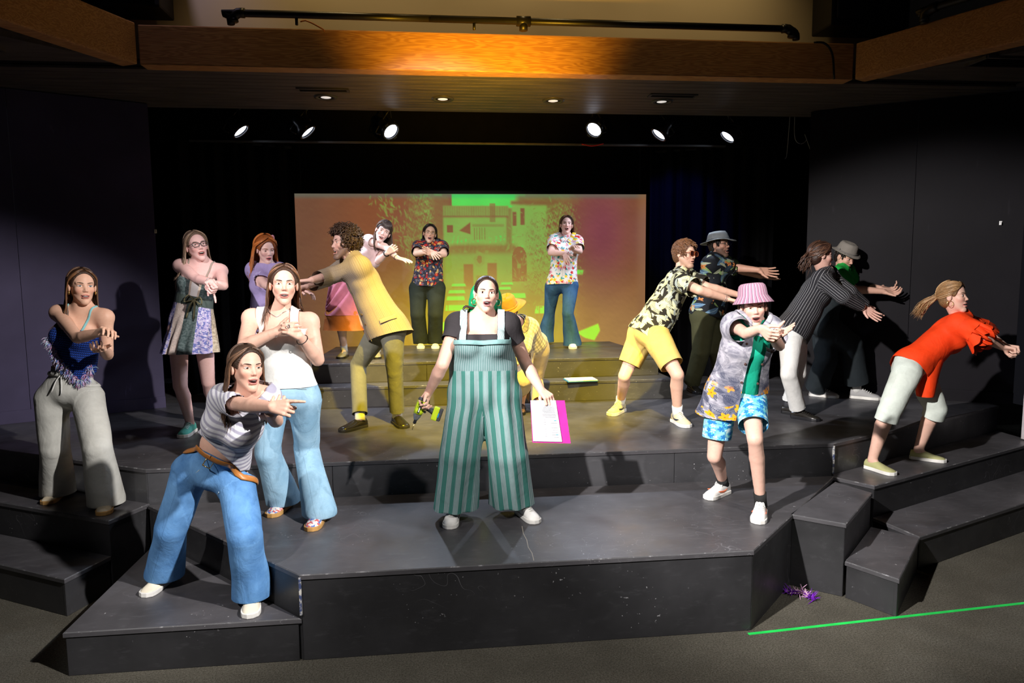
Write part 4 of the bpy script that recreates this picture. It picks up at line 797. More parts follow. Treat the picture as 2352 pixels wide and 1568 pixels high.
        if lace:
            m=MB()
            for q in range(5):
                u=.42+.065*q; ht=np.interp(u,[p[0] for p in prof],[p[2] for p in prof])*hi*S+.004; wd=.024*S
                m.tube(arc([o+R@A3(u*L,-wd,ht-.012),o+R@A3(u*L+.006,0,ht+.002),o+R@A3(u*L,wd,ht-.012)],7),.0032,5)
            for sg in(-1,1): m.tube(arc([o+R@A3(.40*L,0,.088*hi*S),o+R@A3(.42*L,sg*.022,.100*hi*S),o+R@A3(.46*L,sg*.030,.075*hi*S)],7),.0028,5)
            s.part('laces',m,lace,True,ob)
        if accent:
            for sg in(-1,1):
                m=MB(); m.tube(s_arc(o,R,L,S,sg),[.003,.006,.008,.0075,.005,.0015],6,flat=(sd,.45)); s.part('side_mark',m,accent,True,ob)
        if sock:
            an=s.an[i]; ax=nrm(s.kn[i]-an); m=MB(); m.tube([an-ax*.03,an+ax*.02,an+ax*.075*S],[.042*S,.040*S,.043*S],14); o2=s.part('sock',m,sock); attr_vec(o2,np.array([v.co for v in o2.data.vertices]))
    # hair ------------------------------------------------------------------------
    def cap(s,col,grow=0.,hairline=.112,low=True,parent=None,flow=(6.,150.,150.)):
        f=Fld(); h=s.hs; E=lambda c,r,k=.02,sub=False:f.ell(s.h2w(c),s.HR,np.asarray(r)*h,k*h,'',sub)
        E((0,-.014,.037),(.081+grow,.099+grow,.091+grow))
        if low: E((0,-.042,-.022),(.068+grow*.6,.060+grow*.6,.066))
        E((0,.085,-.030),(.083,.096,hairline+.010),.005,True)
        for x in(-1,1): E((x*.085,.012,-.030),(.03,.032,.042),.006,True)
        hh=.0058; lo,hi=fbounds(f,3*hh); V,Q=snets(fgrid(f,lo,hi,hh),lo,hh); q=((V-s.hc)@s.HR); an=np.arctan2(q[:,0],-q[:,1])
        N=vnorm(V,Q); sh=.80+.12*np.sin(an*30+6*pn(q,7,3)); o=mesh('hair',V-s.base,Q,M_cap,s.root); attr_col(o,np.array(col)*sh[:,None]); attr_vec(o,q*np.array(flow)); return o
    def hair(s,col,L=.35,n=110,wave=.012,freq=2.2,width=.013,spread=.02,front=(112,),fwd=0.,seed=1,top=.0,part=0.,col2=None,vol=.0,maxaz=150,tie=None,curl=False,lrange=(.75,1.05),side=None,up=False,flow=(6.,150.,150.)):
        cap=s.cap(col,.004+vol*.5,flow=flow); rg=np.random.RandomState(seed); m=MB(); h=s.hs; dn=A3(0,0,-1); tf=Fld(); tf.p=[p for p in s.F.p if p['tag'] in('rib','girdle','trap','breast','sh_r','sh_l','neck','ua_r','ua_l')]
        cen=A3(0,-.012,.036); rad=A3(.084,.102,.095)+vol; P_all=[];meta=[]
        for i in range(n):
            az=math.radians(-maxaz+2*maxaz*(i+rg.rand())/n); sgn=1 if az>0 else -1; lim=math.radians(front[0]); tgt=sgn*min(abs(az),lim); L_=L*rg.uniform(*lrange)
            r0=.02+.30*rg.rand()**1.2; lay=1+rg.rand()*.07; pts=[]
            fg=abs(az)>lim*.80; rf=rg.rand(); th0=math.radians(((104-70*rf if up else 66-33*rf)+4*rg.rand()) if fg else 5+22*r0); a0=sgn*math.radians((98+78*rf) if up else (112+64*rf)) if fg else az; tg=sgn*(lim-.5*rg.rand()) if fg else tgt
            for u in np.linspace(0,1,9):
                th=th0+(max(math.radians(92),th0)-th0)*u; a=a0+(tg-a0)*(u**.8); x=math.sin(th)*math.sin(a); y=-math.sin(th)*math.cos(a); z=math.cos(th)
                pts.append(s.h2w(cen+A3(x+part*(1-u),y,z)*rad*lay))
            p=pts[-1]; out=nrm((p-s.hc)*A3(1,1,0)); sd=np.cross(out,dn); ph=rg.rand()*6.28; fr=freq*(.8+.4*rg.rand()); hang=[]
            v=nrm(pts[-1]-pts[-2]); step=L_/9
            if side is not None: bias=s.rt*side[0]+A3(0,0,1)*side[1]+s.bk*side[2]
            for q in range(1,10):
                g=q/9.; v=nrm(v*.45+dn*(.55)+out*spread*(1-g)*2+(s.Fd*fwd if abs(az)>1.25 else -s.Fd*.02)*(1-g)+(bias*.35 if side is not None else 0)); p=p+v*step; w_=wave*(g**.6); hang.append(p+sd*w_*math.sin(fr*6.28*g+ph)+out*w_*.8*math.cos(fr*6.28*g+ph))
            P_all.append(np.array(pts+hang)); meta.append((rg.rand(),rg.rand()))
        A=np.array(P_all); hang=A[:,9:].reshape(-1,3); d=fpts(tf,hang); e=1e-3; mrg=.026
        for _ in range(3):
            gq=np.stack([fpts(tf,hang+np.eye(3)[k]*e)-fpts(tf,hang-np.eye(3)[k]*e) for k in range(3)],-1)/(2*e); push=np.clip(mrg-d,0,.05); hang=hang+gq*push[:,None]; d=fpts(tf,hang)
        A[:,9:]=hang.reshape(A[:,9:].shape)
        for _ in range(3): A[:,9:-1]=A[:,9:-1]*.5+.25*(A[:,8:-2]+A[:,10:]); A[:,-1]=A[:,-1]*.5+.5*(2*A[:,-2]-A[:,-3])
        if tie is not None:
            A=tie(A,rg); q=((A-s.hc)@s.HR)/h-cen; r=np.linalg.norm(q/rad,axis=-1); m_=r<1.03; lay=1.01+.06*rg.rand(len(A),1); sc=np.where(m_,lay/np.maximum(r,.2),1.); A=s.hc+((cen+q*sc[...,None])*h)@s.HR.T
        for P,(r1,r2) in zip(A,meta):
            k=len(P); w_=width*(.75+.6*r1)*h; prof=np.interp(np.linspace(0,1,k),[0,.12,.6,.9,1],[.45,1,.9,.5,.06])*w_
            c=np.array(col if (col2 is None or r2>.45) else col2)*(.65+.7*r1); m.tube(P,prof,6,flat=(nrm(P[k//2]-s.hc),.42),cap=False,col=c)
        o=s.part('hair_locks',m,M_hair,True,cap); return cap
    def shorthair(s,col,n=260,L=.045,width=.009,curl=False,seed=2,lift=.5,vol=.0,az=180,sweep=(0,0,0),hairline=.112,zmin=-.02):
        cap=s.cap(col,.002+vol,hairline); rg=np.random.RandomState(seed); m=MB(); cen=A3(0,-.014,.037); rad=A3(.080,.098,.090)+vol; h=s.hs; k=0
        while k<n:
            v=nrm(rg.normal(size=3)); q=cen+v*rad
            if q[1]>.045 and q[2]<.072: continue
            if q[2]<zmin and q[1]>-.02 : continue
            if q[2]<-.05: continue
            k+=1; t=nrm(np.cross(v,rg.normal(size=3))); base=q; fl=nrm(A3(v[0]*.4,.25,-.55)*(1-lift)+v*lift+np.array(sweep)+rg.normal(size=3)*.18); c=np.array(col)*(.6+.8*rg.rand())
            if curl:
                b=np.cross(v,t); ph=rg.rand()*6.28; rr=.011+.008*rg.rand(); pts=[base+v*(u*L*(.7+.5*rg.random_sample()*0+.3*((k*7)%10)/10))+ (t*math.cos(ph+u*7.5)+b*math.sin(ph+u*7.5))*rr for u in np.linspace(0,1,9)]
            else: pts=[base+fl*u*L+v*(-.010*u*u)+v*.004 for u in np.linspace(0,1,5)]
            P=np.array([s.h2w(p) for p in pts]); kk=len(P); m.tube(P,np.interp(np.linspace(0,1,kk),[0,.3,1],[.7,1,.15])*width*h,5,flat=(s.HR@v,.6),cap=False,col=c)
        s.part('hair_locks',m,M_hair,True,cap); return cap
    # accessories -----------------------------------------------------------------
    def glasses(s,mat,lens=None,w=.0245,hh=.0165,th=.0019,round_=2.6):
        m=MB(); root=None
        for sg in(-1,1):
            pts=[]
            for j in range(25):
                t=2*math.pi*j/24; c_,s_=math.cos(t),math.sin(t); x=w*np.sign(c_)*abs(c_)**(2/round_); z=hh*np.sign(s_)*abs(s_)**(2/round_); pts.append(s.h2w((sg*.033+x,.0965-.10*(abs(sg*.033+x))**1.6*1.2,.003+z)))
            m.tube(pts,th*s.hs,6,cap=False); m.tube([s.h2w((sg*.057,.088,.009)),s.h2w((sg*.074,.055,.009)),s.h2w((sg*.080,-.01,.008))],th*s.hs*.9,6)
        m.tube(arc([s.h2w((-.009,.0955,.006)),s.h2w((0,.1005,.009)),s.h2w((.009,.0955,.006))],6),th*s.hs,6); o=s.part('glasses',m,mat)
        if lens:
            for sg in(-1,1):
                V=[s.h2w((sg*.033,.0955,.003))]; 
                for j in range(24):
                    t=2*math.pi*j/24; c_,s_=math.cos(t),math.sin(t); x=w*np.sign(c_)*abs(c_)**(2/round_); z=hh*np.sign(s_)*abs(s_)**(2/round_); V.append(s.h2w((sg*.033+x,.0962-.10*(abs(sg*.033+x))**1.6*1.2,.003+z)))
                m=MB().add(V,[(0,j+1,(j+1)%24+1) for j in range(24)]); s.part('lens',m,lens,True,o)
    def hat(s,mat,bandmat=None,style='bucket',c=(0,-.012,.062),tilt=0.,grow=0.):
        ct,st_=math.cos(tilt),math.sin(tilt); R=s.HR@np.array([[1,0,0],[0,ct,-st_],[0,st_,ct]]); o=s.h2w(c); h=s.hs; g=grow
        P={'bucket':[(.0005,.086),(.045,.087),(.070,.083),(.084,.070),(.090,.050),(.096,.006),(.099,.0),(.115,-.022),(.131,-.044),(.131,-.047),(.113,-.024),(.094,.002)],
           'brim':[(.0005,.085),(.04,.089),(.066,.084),(.080,.062),(.092,.018),(.095,.004),(.125,-.004),(.152,-.010),(.154,-.014),(.125,-.009),(.093,-.002)],
           'cowboy':[(.0005,.098),(.035,.104),(.060,.108),(.074,.092),(.088,.022),(.092,.004),(.13,-.004),(.170,.0),(.172,-.005),(.13,-.009),(.09,-.002)],
           'fedora':[(.0005,.092),(.045,.097),(.070,.090),(.080,.072),(.090,.020),(.093,.004),(.112,-.002),(.128,.0),(.129,-.004),(.112,-.006),(.090,-.002)]}[style]
        wob={'bucket':lambda i,t:0,'brim':lambda i,t:(.012*math.cos(2*t)-.008*math.cos(t*3+1))*(1 if i>=6 and i<10 else 0)*h,'cowboy':lambda i,t:(.045*(math.cos(t)**2)-.015)*h*(1 if i in(7,8) else .45 if i in(6,9) else 0)-(.03*h*(abs(math.cos(t))<.5) if i<2 else 0),'fedora':lambda i,t:.010*math.cos(2*t)*(1 if i in(7,8) else 0)*h-(.022*h if i==0 else 0)}[style]
        n=40; m=MB().lathe([((r+g if r>.01 else r)*h,z*h) for r,z in P],R,o,n,0,1.14,wob); ob=s.part('hat',m,mat)
        G=[];z0=0
        for i,(r,z) in enumerate(P):
            for j in range(n): G.append((2*math.pi*j/n*.09,z,r))
        attr_vec(ob,G)
        if bandmat:
            i=4; m=MB().lathe([((P[i][0]+g+.003)*h,P[i][1]*h),((P[i][0]+g+.006)*h,(P[i][1]-.004)*h),((P[i+1][0]+g+.004)*h,(P[i+1][1]+.006)*h),((P[i+1][0]+g+.002)*h,(P[i+1][1]+.003)*h)],R,o,n,0,1.14); s.part('hat_band',m,bandmat,True,ob)
        return ob
    def ring(s,name,mat,c,ax,r,th,n=20,parent=None):
        ax=nrm(ax); a=nrm(np.cross(ax,A3(.3,.2,.9))); b=np.cross(ax,a); m=MB(); m.tube([c+r*(a*math.cos(t)+b*math.sin(t)) for t in np.linspace(0,2*math.pi,n+1)],th,6,cap=False); return s.part(name,m,mat,True,parent)
    def bracelet(s,i,mat,u=.9,r=.031,th=.0028):
        c=s.el[i]+(s.wr[i]-s.el[i])*u; return s.ring('bracelet',mat,c,s.wr[i]-s.el[i],r*s.s*(.5+.5*s.k['am']),th)
def s_arc(o,R,L,S,sg):
    return [o+R@A3(u*L,sg*y*S,z*S) for u,y,z in((.22,.036,.050),(.30,.0375,.040),(.42,.040,.038),(.54,.043,.043),(.64,.045,.050),(.72,.046,.056))]
# ---------------------------------------------------------------- clothing patterns
def g2(t,seed=0.,ax=1.,ay=1.):
    x,y,z=t.sep(t.attr()); return t.comb(t.ma('MULTIPLY_ADD',x,ax,seed),t.ma('MULTIPLY_ADD',y,ay,seed*.37),0.)
def cell(t,sc,seed,rnd=1.):
    g=g2(t,seed); v=t.voro(g,sc,'F1',rnd); lo=t.vs(t.vm('SUBTRACT',g,v['Position']),sc); r=t.sep(v['Color']); a=t.ma('MULTIPLY',r[0],6.283); x,y,_=t.sep(lo)
    ca,sa=t.ma('COSINE',a),t.ma('SINE',a); lx=t.ma('ADD',t.ma('MULTIPLY',x,ca),t.ma('MULTIPLY',y,sa)); ly=t.ma('SUBTRACT',t.ma('MULTIPLY',y,ca),t.ma('MULTIPLY',x,sa)); return lx,ly,r
def leaf(t,sc,seed,wid=.16,ln=.55,frond=False):
    lx,ly,r=cell(t,sc,seed); ly=t.ma('ADD',ly,t.ma('MULTIPLY',t.ma('MULTIPLY',lx,lx),.5)); al=t.ma('ABSOLUTE',ly); u=t.ma('DIVIDE',lx,ln); w=t.ma('MULTIPLY',t.ma('SUBTRACT',1.,t.ma('MULTIPLY',u,u)),wid*(1.5 if frond else 1.))
    m=t.st(t.ma('SUBTRACT',w,al),-.004,.02)
    vein=t.ma('ABSOLUTE',t.ma('SUBTRACT',t.ma('FRACT',t.ma('MULTIPLY',t.ma('SUBTRACT',lx,t.ma('MULTIPLY',al,.9)),13. if frond else 9.)),.5)); vm=t.st(vein,.16,.26) if frond else t.st(vein,.05,.12)
    mid=t.st(al,.012,.02)
    if frond: m=t.ma('MULTIPLY',m,t.ma('MAXIMUM',vm,t.st(al,.022,.012)))
    return m,t.ma('MULTIPLY',vm,mid),r
def flower(t,sc,seed,n=5.,rad=.30):
    lx,ly,r=cell(t,sc,seed,.8); an=t.ma('ARCTAN2',ly,lx); rr=t.ma('SQRT',t.ma('ADD',t.ma('MULTIPLY',lx,lx),t.ma('MULTIPLY',ly,ly))); pr=t.ma('MULTIPLY_ADD',t.ma('COSINE',t.ma('MULTIPLY',an,n)),rad*.28,rad); return t.st(t.ma('SUBTRACT',pr,rr),-.01,.03),t.st(rr,.09,.06),r
def fabric(t,rough=.85):
    t.b.inputs['Roughness'].default_value=rough; g=t.attr(); wr=t.noise(t.vm('MULTIPLY',t.obj(),(1.,1.,.7)),11.,3.,.5,.35); t.bump(t.ma('ADD',wr,t.ma('MULTIPLY',t.noise(g,260.,2.),.05)),.40,.022); return t.done()
def m_hawaii(name,bg,layers):
    t=NT(name,.8,.2); c=bg
    for kind,sc,seed,c1,c2,gate in layers:
        if kind=='flower': m,ce,r=flower(t,sc,seed); col=t.mix(ce,c1,c2)
        else: m,v,r=leaf(t,sc,seed,frond=(kind=='frond')); col=t.mix(v,c2,c1)
        if gate<1: m=t.ma('MULTIPLY',m,t.st(r[1],1-gate,1-gate+.02))
        c=t.mix(m,c,col)
    t.base(c); return fabric(t,.8)
def m_denim(name,c1,c2,wash=.5):
    t=NT(name,.85,.2); g=t.attr(); x,y,z=t.sep(g); k=t.noise(g,5.,4.,.6); f=t.st(t.ma('ABSOLUTE',x),.16,.0)
    col=t.mix(t.st(k,.3,.75),c1,c2); col=t.mix(t.ma('MULTIPLY',f,wash*.5),col,tuple(min(1,a*1.5) for a in c2)); fine=t.noise(g,300.,2.); col=t.mix(t.ma('MULTIPLY',t.st(fine,.4,.7),.08),col,tuple(min(1,a*1.6+.03) for a in c2))
    seam=t.ma('MULTIPLY',t.stripe(x,.267,.012,.004,.5),.35); col=t.mix(seam,col,tuple(a*.45 for a in c1)); wr=t.noise(t.vm('MULTIPLY',t.obj(),(1.,1.,.6)),11.,4.,.55,.5); col=t.mix(t.ma('MULTIPLY',t.st(wr,.5,.7),.30),col,tuple(min(1,a*1.45) for a in c2)); col=t.mix(t.ma('MULTIPLY',t.st(wr,.46,.30),.35),col,tuple(a*.6 for a in c1)); t.base(col); t.bump(t.ma('ADD',wr,t.ma('MULTIPLY',fine,.05)),.42,.022); return t.done()
def m_stripes(name,bg,fg,axis,per,duty,soft=.04,wob=.0):
    t=NT(name,.85,.2); x,y,z=t.sep(t.attr()); q=(x,y)[axis]
    if wob: q=t.ma('ADD',q,t.ma('MULTIPLY',t.noise(t.attr(),6.,2.),wob))
    t.base(t.mix(t.stripe(q,per,duty,soft),bg,fg)); return fabric(t)
def m_jumpsuit():
    t=NT('teal_striped_jumpsuit',.85,.2); x,y,z=t.sep(t.attr()); grp=t.stripe(x,.058,.56,.012,.15); fine=t.stripe(x,.0078,.42,.12); c=t.mix(grp,(.055,.205,.175),t.mix(fine,(.13,.25,.24),(.40,.48,.50)))
    yoke=t.st(y,TOPV-.004,TOPV+.004); vf=t.stripe(x,.0115,.4,.1); up=t.mix(vf,(.09,.19,.185),(.31,.40,.42)); c=t.mix(t.ma('MULTIPLY',yoke,t.st(z,.10,.12)),c,up); t.base(c); return fabric(t)
def m_plaid(name,bg,l1,l2,per,tilt=0.):
    t=NT(name,.85,.2); x,y,z=t.sep(t.attr()); a=t.stripe(x,per,.28,.05); b=t.stripe(y,per,.28,.05); c=t.mix(t.ma('MULTIPLY',a,.6),bg,l1); c=t.mix(t.ma('MULTIPLY',b,.6),c,l1); c=t.mix(t.ma('MULTIPLY',t.stripe(x,per,.06,.02,.5),.8),c,l2); c=t.mix(t.ma('MULTIPLY',t.stripe(y,per,.06,.02,.5),.8),c,l2); t.base(c); return fabric(t)
def m_tweed():
    t=NT('tan_houndstooth_tweed',.9,.15); x,y,z=t.sep(t.attr()); a=t.stripe(x,.011,.5,.12); b=t.stripe(y,.011,.42,.12); c=t.mix(t.ma('MULTIPLY',a,.35),(.33,.27,.20),(.17,.13,.09)); c=t.mix(t.ma('MULTIPLY',b,.55),c,(.15,.11,.08)); c=t.mix(t.ma('MULTIPLY',t.stripe(x,.05,.05,.02),.4),c,(.12,.07,.05)); n=t.noise(t.attr(),300.,2.); t.base(t.mix(t.ma('MULTIPLY',t.st(n,.4,.7),.25),c,(.46,.39,.30))); t.bump(n,.4,.003); return t.done()
def m_patch():
    t=NT('patchwork_dress',.85,.2); x,y,z=t.sep(t.attr()); u=t.ma('ADD',t.ma('DIVIDE',x,.105),.2); pid=t.ma('FLOOR',u); par=t.ma('FRACT',t.ma('MULTIPLY_ADD',pid,.3333,100.01))
    sp=t.voro(g2(t),95.,'F1')['Color']; s1=t.sep(sp); lav=t.mix(t.st(s1[0],.45,.55),(.55,.47,.75),(.16,.18,.50)); lav=t.mix(t.st(s1[1],.75,.8),lav,(.72,.68,.85)); n=t.noise(t.attr(),60.,3.)
    gold=t.mix(t.st(n,.4,.6),(.36,.29,.15),(.58,.50,.32)); cream=t.mix(t.st(t.voro(g2(t),140.)['Distance'],.2,.5),(.5,.34,.26),(.62,.52,.42)); green=t.mix(t.st(n,.35,.65),(.055,.085,.085),(.13,.17,.17))
    sk=t.mix(t.st(par,.30,.36),green,t.mix(t.st(par,.6,.7),lav,t.mix(t.st(t.ma('FRACT',t.ma('MULTIPLY',pid,.5)),.2,.3),gold,cream)))
    top=t.st(y,BODV-.01,BODV+.01); bod=t.mix(t.st(t.ma('ABSOLUTE',t.ma('SUBTRACT',x,.02)),.045,.05),t.mix(t.st(t.ma('ABSOLUTE',t.ma('SUBTRACT',x,.02)),.03,.034),(.78,.76,.74),cream),green); c=t.mix(top,sk,bod)
    sash=t.ma('MULTIPLY',t.st(y,BODV-.05,BODV-.045),t.st(y,BODV+.035,BODV+.03)); c=t.mix(sash,c,(.075,.10,.09)); t.base(c); return fabric(t)
def m_hibiscus():       # open shirt: misty grey above, navy fronds and orange flowers near the hem
    t=NT('grey_shirt_with_orange_flowers',.85,.2); g=t.attr(); x,y,z=t.sep(g); w=t.noise(t.vm('MULTIPLY',g,(1.,1.6,1.)),9.,5.,.65,1.2); c=t.mix(t.st(w,.35,.62),(.20,.20,.25),(.56,.54,.60)); low=t.ma('MULTIPLY',t.st(y,.66,.32),t.st(z,.10,.12))
    m,v,r=leaf(t,11.,1.3,.2,.55,True); c=t.mix(t.ma('MULTIPLY',m,t.ma('MULTIPLY_ADD',low,.85,.15)),c,(.022,.028,.062)); m2,v2,r2=leaf(t,8.,6.3,.2,.6,True); c=t.mix(t.ma('MULTIPLY',m2,t.ma('MULTIPLY_ADD',low,.8,.10)),c,(.03,.04,.085)); c=t.mix(t.ma('MULTIPLY',t.st(t.noise(g,5.,2.),.5,.6),t.ma('MULTIPLY',low,.65)),c,(.05,.06,.11))
    f,ce,r=flower(t,15.,4.1,5.,.40); gate=t.ma('MULTIPLY',t.ma('MULTIPLY',t.st(y,.42,.36),t.st(r[1],.45,.47)),t.st(z,.10,.12)); c=t.mix(t.ma('MULTIPLY',f,gate),c,t.mix(ce,(.90,.36,.02),(.70,.14,.01))); t.base(c); return fabric(t)
def m_shorts():
    t=NT('aqua_floral_swim_shorts',.7,.3); m,ce,r=flower(t,24.,2.2,5.,.38); g=g2(t); n=t.st(t.noise(g,14.,3.),.4,.6); c=t.mix(n,(.10,.52,.62),(.30,.70,.70)); c=t.mix(m,c,t.mix(t.st(r[1],.5,.52),(.02,.20,.52),(.62,.82,.86))); l,v,r2=leaf(t,16.,7.7,.12,.5,True); c=t.mix(t.ma('MULTIPLY',l,.8),c,(.03,.22,.55)); t.base(c); return fabric(t,.7)
def m_buckethat():
    t=NT('pink_striped_bucket_hat',.85,.2); x,y,z=t.sep(t.attr()); c=t.mix(t.stripe(x,.0202,.5,.03),(.38,.20,.28),(.47,.33,.40)); c=t.mix(t.stripe(x,.0202,.13,.03,.25),c,(.10,.06,.10)); c=t.mix(t.stripe(x,.0202,.10,.03,.72),c,(.45,.12,.24)); t.base(c); return fabric(t)
def m_crochet():
    t=NT('royal_blue_crochet',.8,.25); x,y,z=t.sep(t.attr()); r=t.stripe(y,.016,.62,.12); q=t.stripe(t.ma('ADD',x,t.ma('MULTIPLY',t.ma('SINE',t.ma('MULTIPLY',y,392.)),.003)),.013,.6,.15); k=t.ma('MULTIPLY',r,q); t.base(t.mix(k,(.004,.012,.08),(.015,.085,.52))); t.bump(k,.9,.01); return t.done()
def m_floral(name,bg,cols,sc=16.):
    t=NT(name,.8,.2); c=bg
    for i,(c1,c2,gate,kind) in enumerate(cols):
        if kind=='l': m,v,r=leaf(t,sc*1.15,3.3*i+.7,.2,.45); col=t.mix(v,c2,c1)
        else: m,ce,r=flower(t,sc,3.3*i+.7,5.,.33); col=t.mix(ce,c1,c2)
        c=t.mix(t.ma('MULTIPLY',m,t.st(r[1],1-gate,1-gate+.02)),c,col)
    t.base(c); return fabric(t)
C_white=cloth('white_linen',(.74,.74,.71)); C_wsole=plain('white_rubber',(.75,.74,.70),.5); C_wshoe=plain('white_leather',(.78,.77,.74),.45); C_lace=plain('white_laces',(.8,.8,.77),.8)
C_sock=cloth('white_sock',(.75,.75,.72)); C_gum=plain('gum_rubber',(.48,.27,.09),.5); C_bleather=plain('black_leather',(.018,.016,.014),.25,.5); C_gold=plain('gold_metal',(.8,.55,.2),.25,.5,.9); C_silver=plain('silver_metal',(.7,.7,.72),.2,.5,.9); C_bplast=plain('black_plastic',(.012,.012,.014),.35,.5)
# ---------------------------------------------------------------- the cast
BR=(.055,.028,.016); DK=(.018,.011,.009); AUB=(.36,.105,.022); DBL=(.28,.17,.085)
# woman in blue crochet top and grey trousers
K=Person('woman in royal blue crochet top and pale grey wide trousers reaching both hands out',1.70,ZA,(183,1165),dict(
 sh=[(133,718,0),(243,728,0)],hp=[(118,900,0),(200,900,0)],el=[(178,776,'n'),(247,815,'n')],wr=[(229,763,-.42),(236,799,-.22)],kn=[(125,1030,'n'),(222,1030,'n')],ft=[((108,1158),(140,1135)),((236,1187),(250,1155))]),
 (189,659,-.03,12,2,3,1.06),skin='warm',bust=.9,mouth=.3,iris=(.10,.12,.14),brow=(.12,.07,.04),hands=dict(r=dict(to=(266,748,-.5),n=(0,-.7,.7),p='cup'),l=dict(to=(222,810,-.36),n=(-.2,.9,.3),p='cup')))
P1=K
f,cu=K.top(.012,-.16,.0,None,(.0,.0)); f.p=[p for p in f.p if p['tag'] not in('trap','sh_r','sh_l','girdle')]
tip=K.pel+K.U*.03
cu=[(K.che-K.U*K.TL*.16,K.U+.1*K.Fd,.4),K.linecut((107,782),(183,880)),K.linecut((183,880),(234,846))]
M=m_crochet(); g=K.garment('crochet_top',M,f,cu,fold=(.003,14,1))
m=MB(); rg=np.random.RandomState(3); ff=f
q_=lambda x,y:at(x,y,K.t0-.12)
E_=np.concatenate([arc([q_(104,778),q_(140,832),q_(183,880)],60),arc([q_(183,880),q_(212,868),q_(236,846)],44)]); E_=K.surf(ff,E_,.006)
cs=[(.55,.45,.62),(.35,.25,.5),(.12,.22,.6),(.6,.55,.6),(.3,.45,.55),(.45,.2,.35)]
for p in E_:
    for q in range(6):
        d=nrm(rg.normal(size=3)+K.Fd*.9-K.U*1.1); a=p+rg.normal(size=3)*.008; m.tube([a,a+d*.018,a+d*.034-A3(0,0,.012)],[.0032,.0028,.0008],4,col=cs[rg.randint(6)],cap=False)
t=NT('tinsel_fringe',.4,.5); t.base(t.attr('Col','Color')); K.part('fringe',m,t.done(),True,g)
M=cloth('aqua_strap',(.25,.55,.58))
for sg,x in((-1,.085),(1,.085)): K.band('strap',M,K.TF,[K.che-K.U*K.TL*.2+K.R*sg*x+K.Fd*.12,K.che+K.R*sg*x*1.02+K.U*.04+K.Fd*.03,K.che+K.R*sg*x-K.U*.02-K.Fd*.07],.008)
f,cu=K.pants(.012,((.092,.118),(.092,.118)),(1.,1.),.15,nrm(K.U+K.R*.10),.008); cu[1]=(K.an[0]-A3(0,0,.055),-A3(0,0,1),.3); cu[2]=(K.an[1]-A3(0,0,.055),-A3(0,0,1),.3)
for i in(0,1): f.cone(K.kn[i],K.an[i]-A3(0,0,.09),.094,.122,.006,'leg')
g=K.garment('trousers',cloth('pale_grey_linen',(.50,.50,.46)),f,cu,fold=(.007,8,.35),axes=K.legs_axes())
wp=K.pel+K.U*.135; K.band('waistband',cloth('pale_grey_band',(.50,.50,.46)),f,[wp+.25*(K.Fp*math.cos(a)+K.Rp*math.sin(a)) for a in np.linspace(0,6.283,13)],.016,.004,40,.6,parent=g)
m=MB(); w0=K.surf(f,np.array([wp+K.Fp*.2]),.01)[0]
for sg in(-1,1): m.tube(arc([w0,w0+K.R*sg*.02-K.U*.05+K.Fd*.01,w0+K.R*sg*.035-K.U*.13+K.Fd*.015],8),.004,5)
K.part('drawstring',m,C_white,True,g)
for i in(0,1): K.shoe(i,cloth('cream_canvas',(.6,.52,.38)),C_gum,None,'low')
K.hair((.055,.026,.014),.42,170,.008,1.2,.0095,.01,(100,),.06,3,col2=(.17,.075,.03))
K.ring('earring',C_gold,K.h2w((-.080,-.002,-.040)),K.HR[:,0],.010,.004); K.ring('earring',C_gold,K.h2w((.080,-.002,-.040)),K.HR[:,0],.010,.004)
# woman with glasses in patchwork dress
K=Person('tall woman with black glasses in a short patchwork sundress and green sneakers',1.74,ZB,(432,1003),dict(
 sh=[(413,610,-.03),(508,622,.03)],hp=[(408,741,0),(464,741,0)],el=[(452,640,'n'),(513,656,'n')],wr=[(484,648,-.38),(478,652,-.32)],kn=[(414,886,'n'),(478,876,'n')],ft=[((412,1010),(449,986)),((512,985),(492,968))]),
 (452,566,-.04,14,8,-9,1.06),skin=(.78,.50,.46),mouth=.65,brow=(.16,.09,.05),eye=.7,hands=dict(r=dict(to=(512,700,-.44),n=(-.5,-.3,.6),p='point'),l=dict(to=(486,640,-.46),n=(.3,-.8,.2),p='grip')))
f,cu=K.top(.012,.20,.10,None,(.0,.0)); f.p=[p for p in f.p if p['tag'] not in('trap','sh_r','sh_l','girdle','skirt')]
hemc=K.pel-K.U*.02-A3(0,0,.235); f.cone(K.pel+K.U*K.TL*.42,hemc-A3(0,0,.04),.135*K.s,.235*K.s,.04,'skirt',(K.Fp,.80))
cu=[(K.che-K.U*K.TL*.14,K.U+.25*K.Fd,.4),(hemc,-A3(0,0,1),.6)]
BODV=.3+K.TL*.42
def ex(V,G,K=K,hemc=hemc):
    z=np.clip((K.pel+K.U*.12-V)@A3(0,0,1)/.4,0,1); return z*.016*np.sin(G[:,0]/.15*13+2*np.sin(V[:,2]*9))
g=K.garment('dress',m_patch(),f,cu,fold=(.003,12,.4),extra=ex)
m=MB(); w0=K.surf(f,np.array([K.pel+K.U*K.TL*.42+K.Fd*.2+K.R*.04]),.01)[0]
for sg in(-1,1):
    m.tube(arc([w0,w0+K.R*sg*.05+K.U*.03+K.Fd*.02,w0+K.R*sg*.07-K.U*.03+K.Fd*.02,w0],10),[.006]*10,6); m.tube(arc([w0,w0+K.R*sg*.02-K.U*.06+K.Fd*.02,w0+K.R*sg*.03-K.U*.16+K.Fd*.015],8),.008,5)
K.part('sash_bow',m,cloth('olive_sash',(.14,.13,.07)),True,g)
M=cloth('grey_strap',(.35,.30,.25))
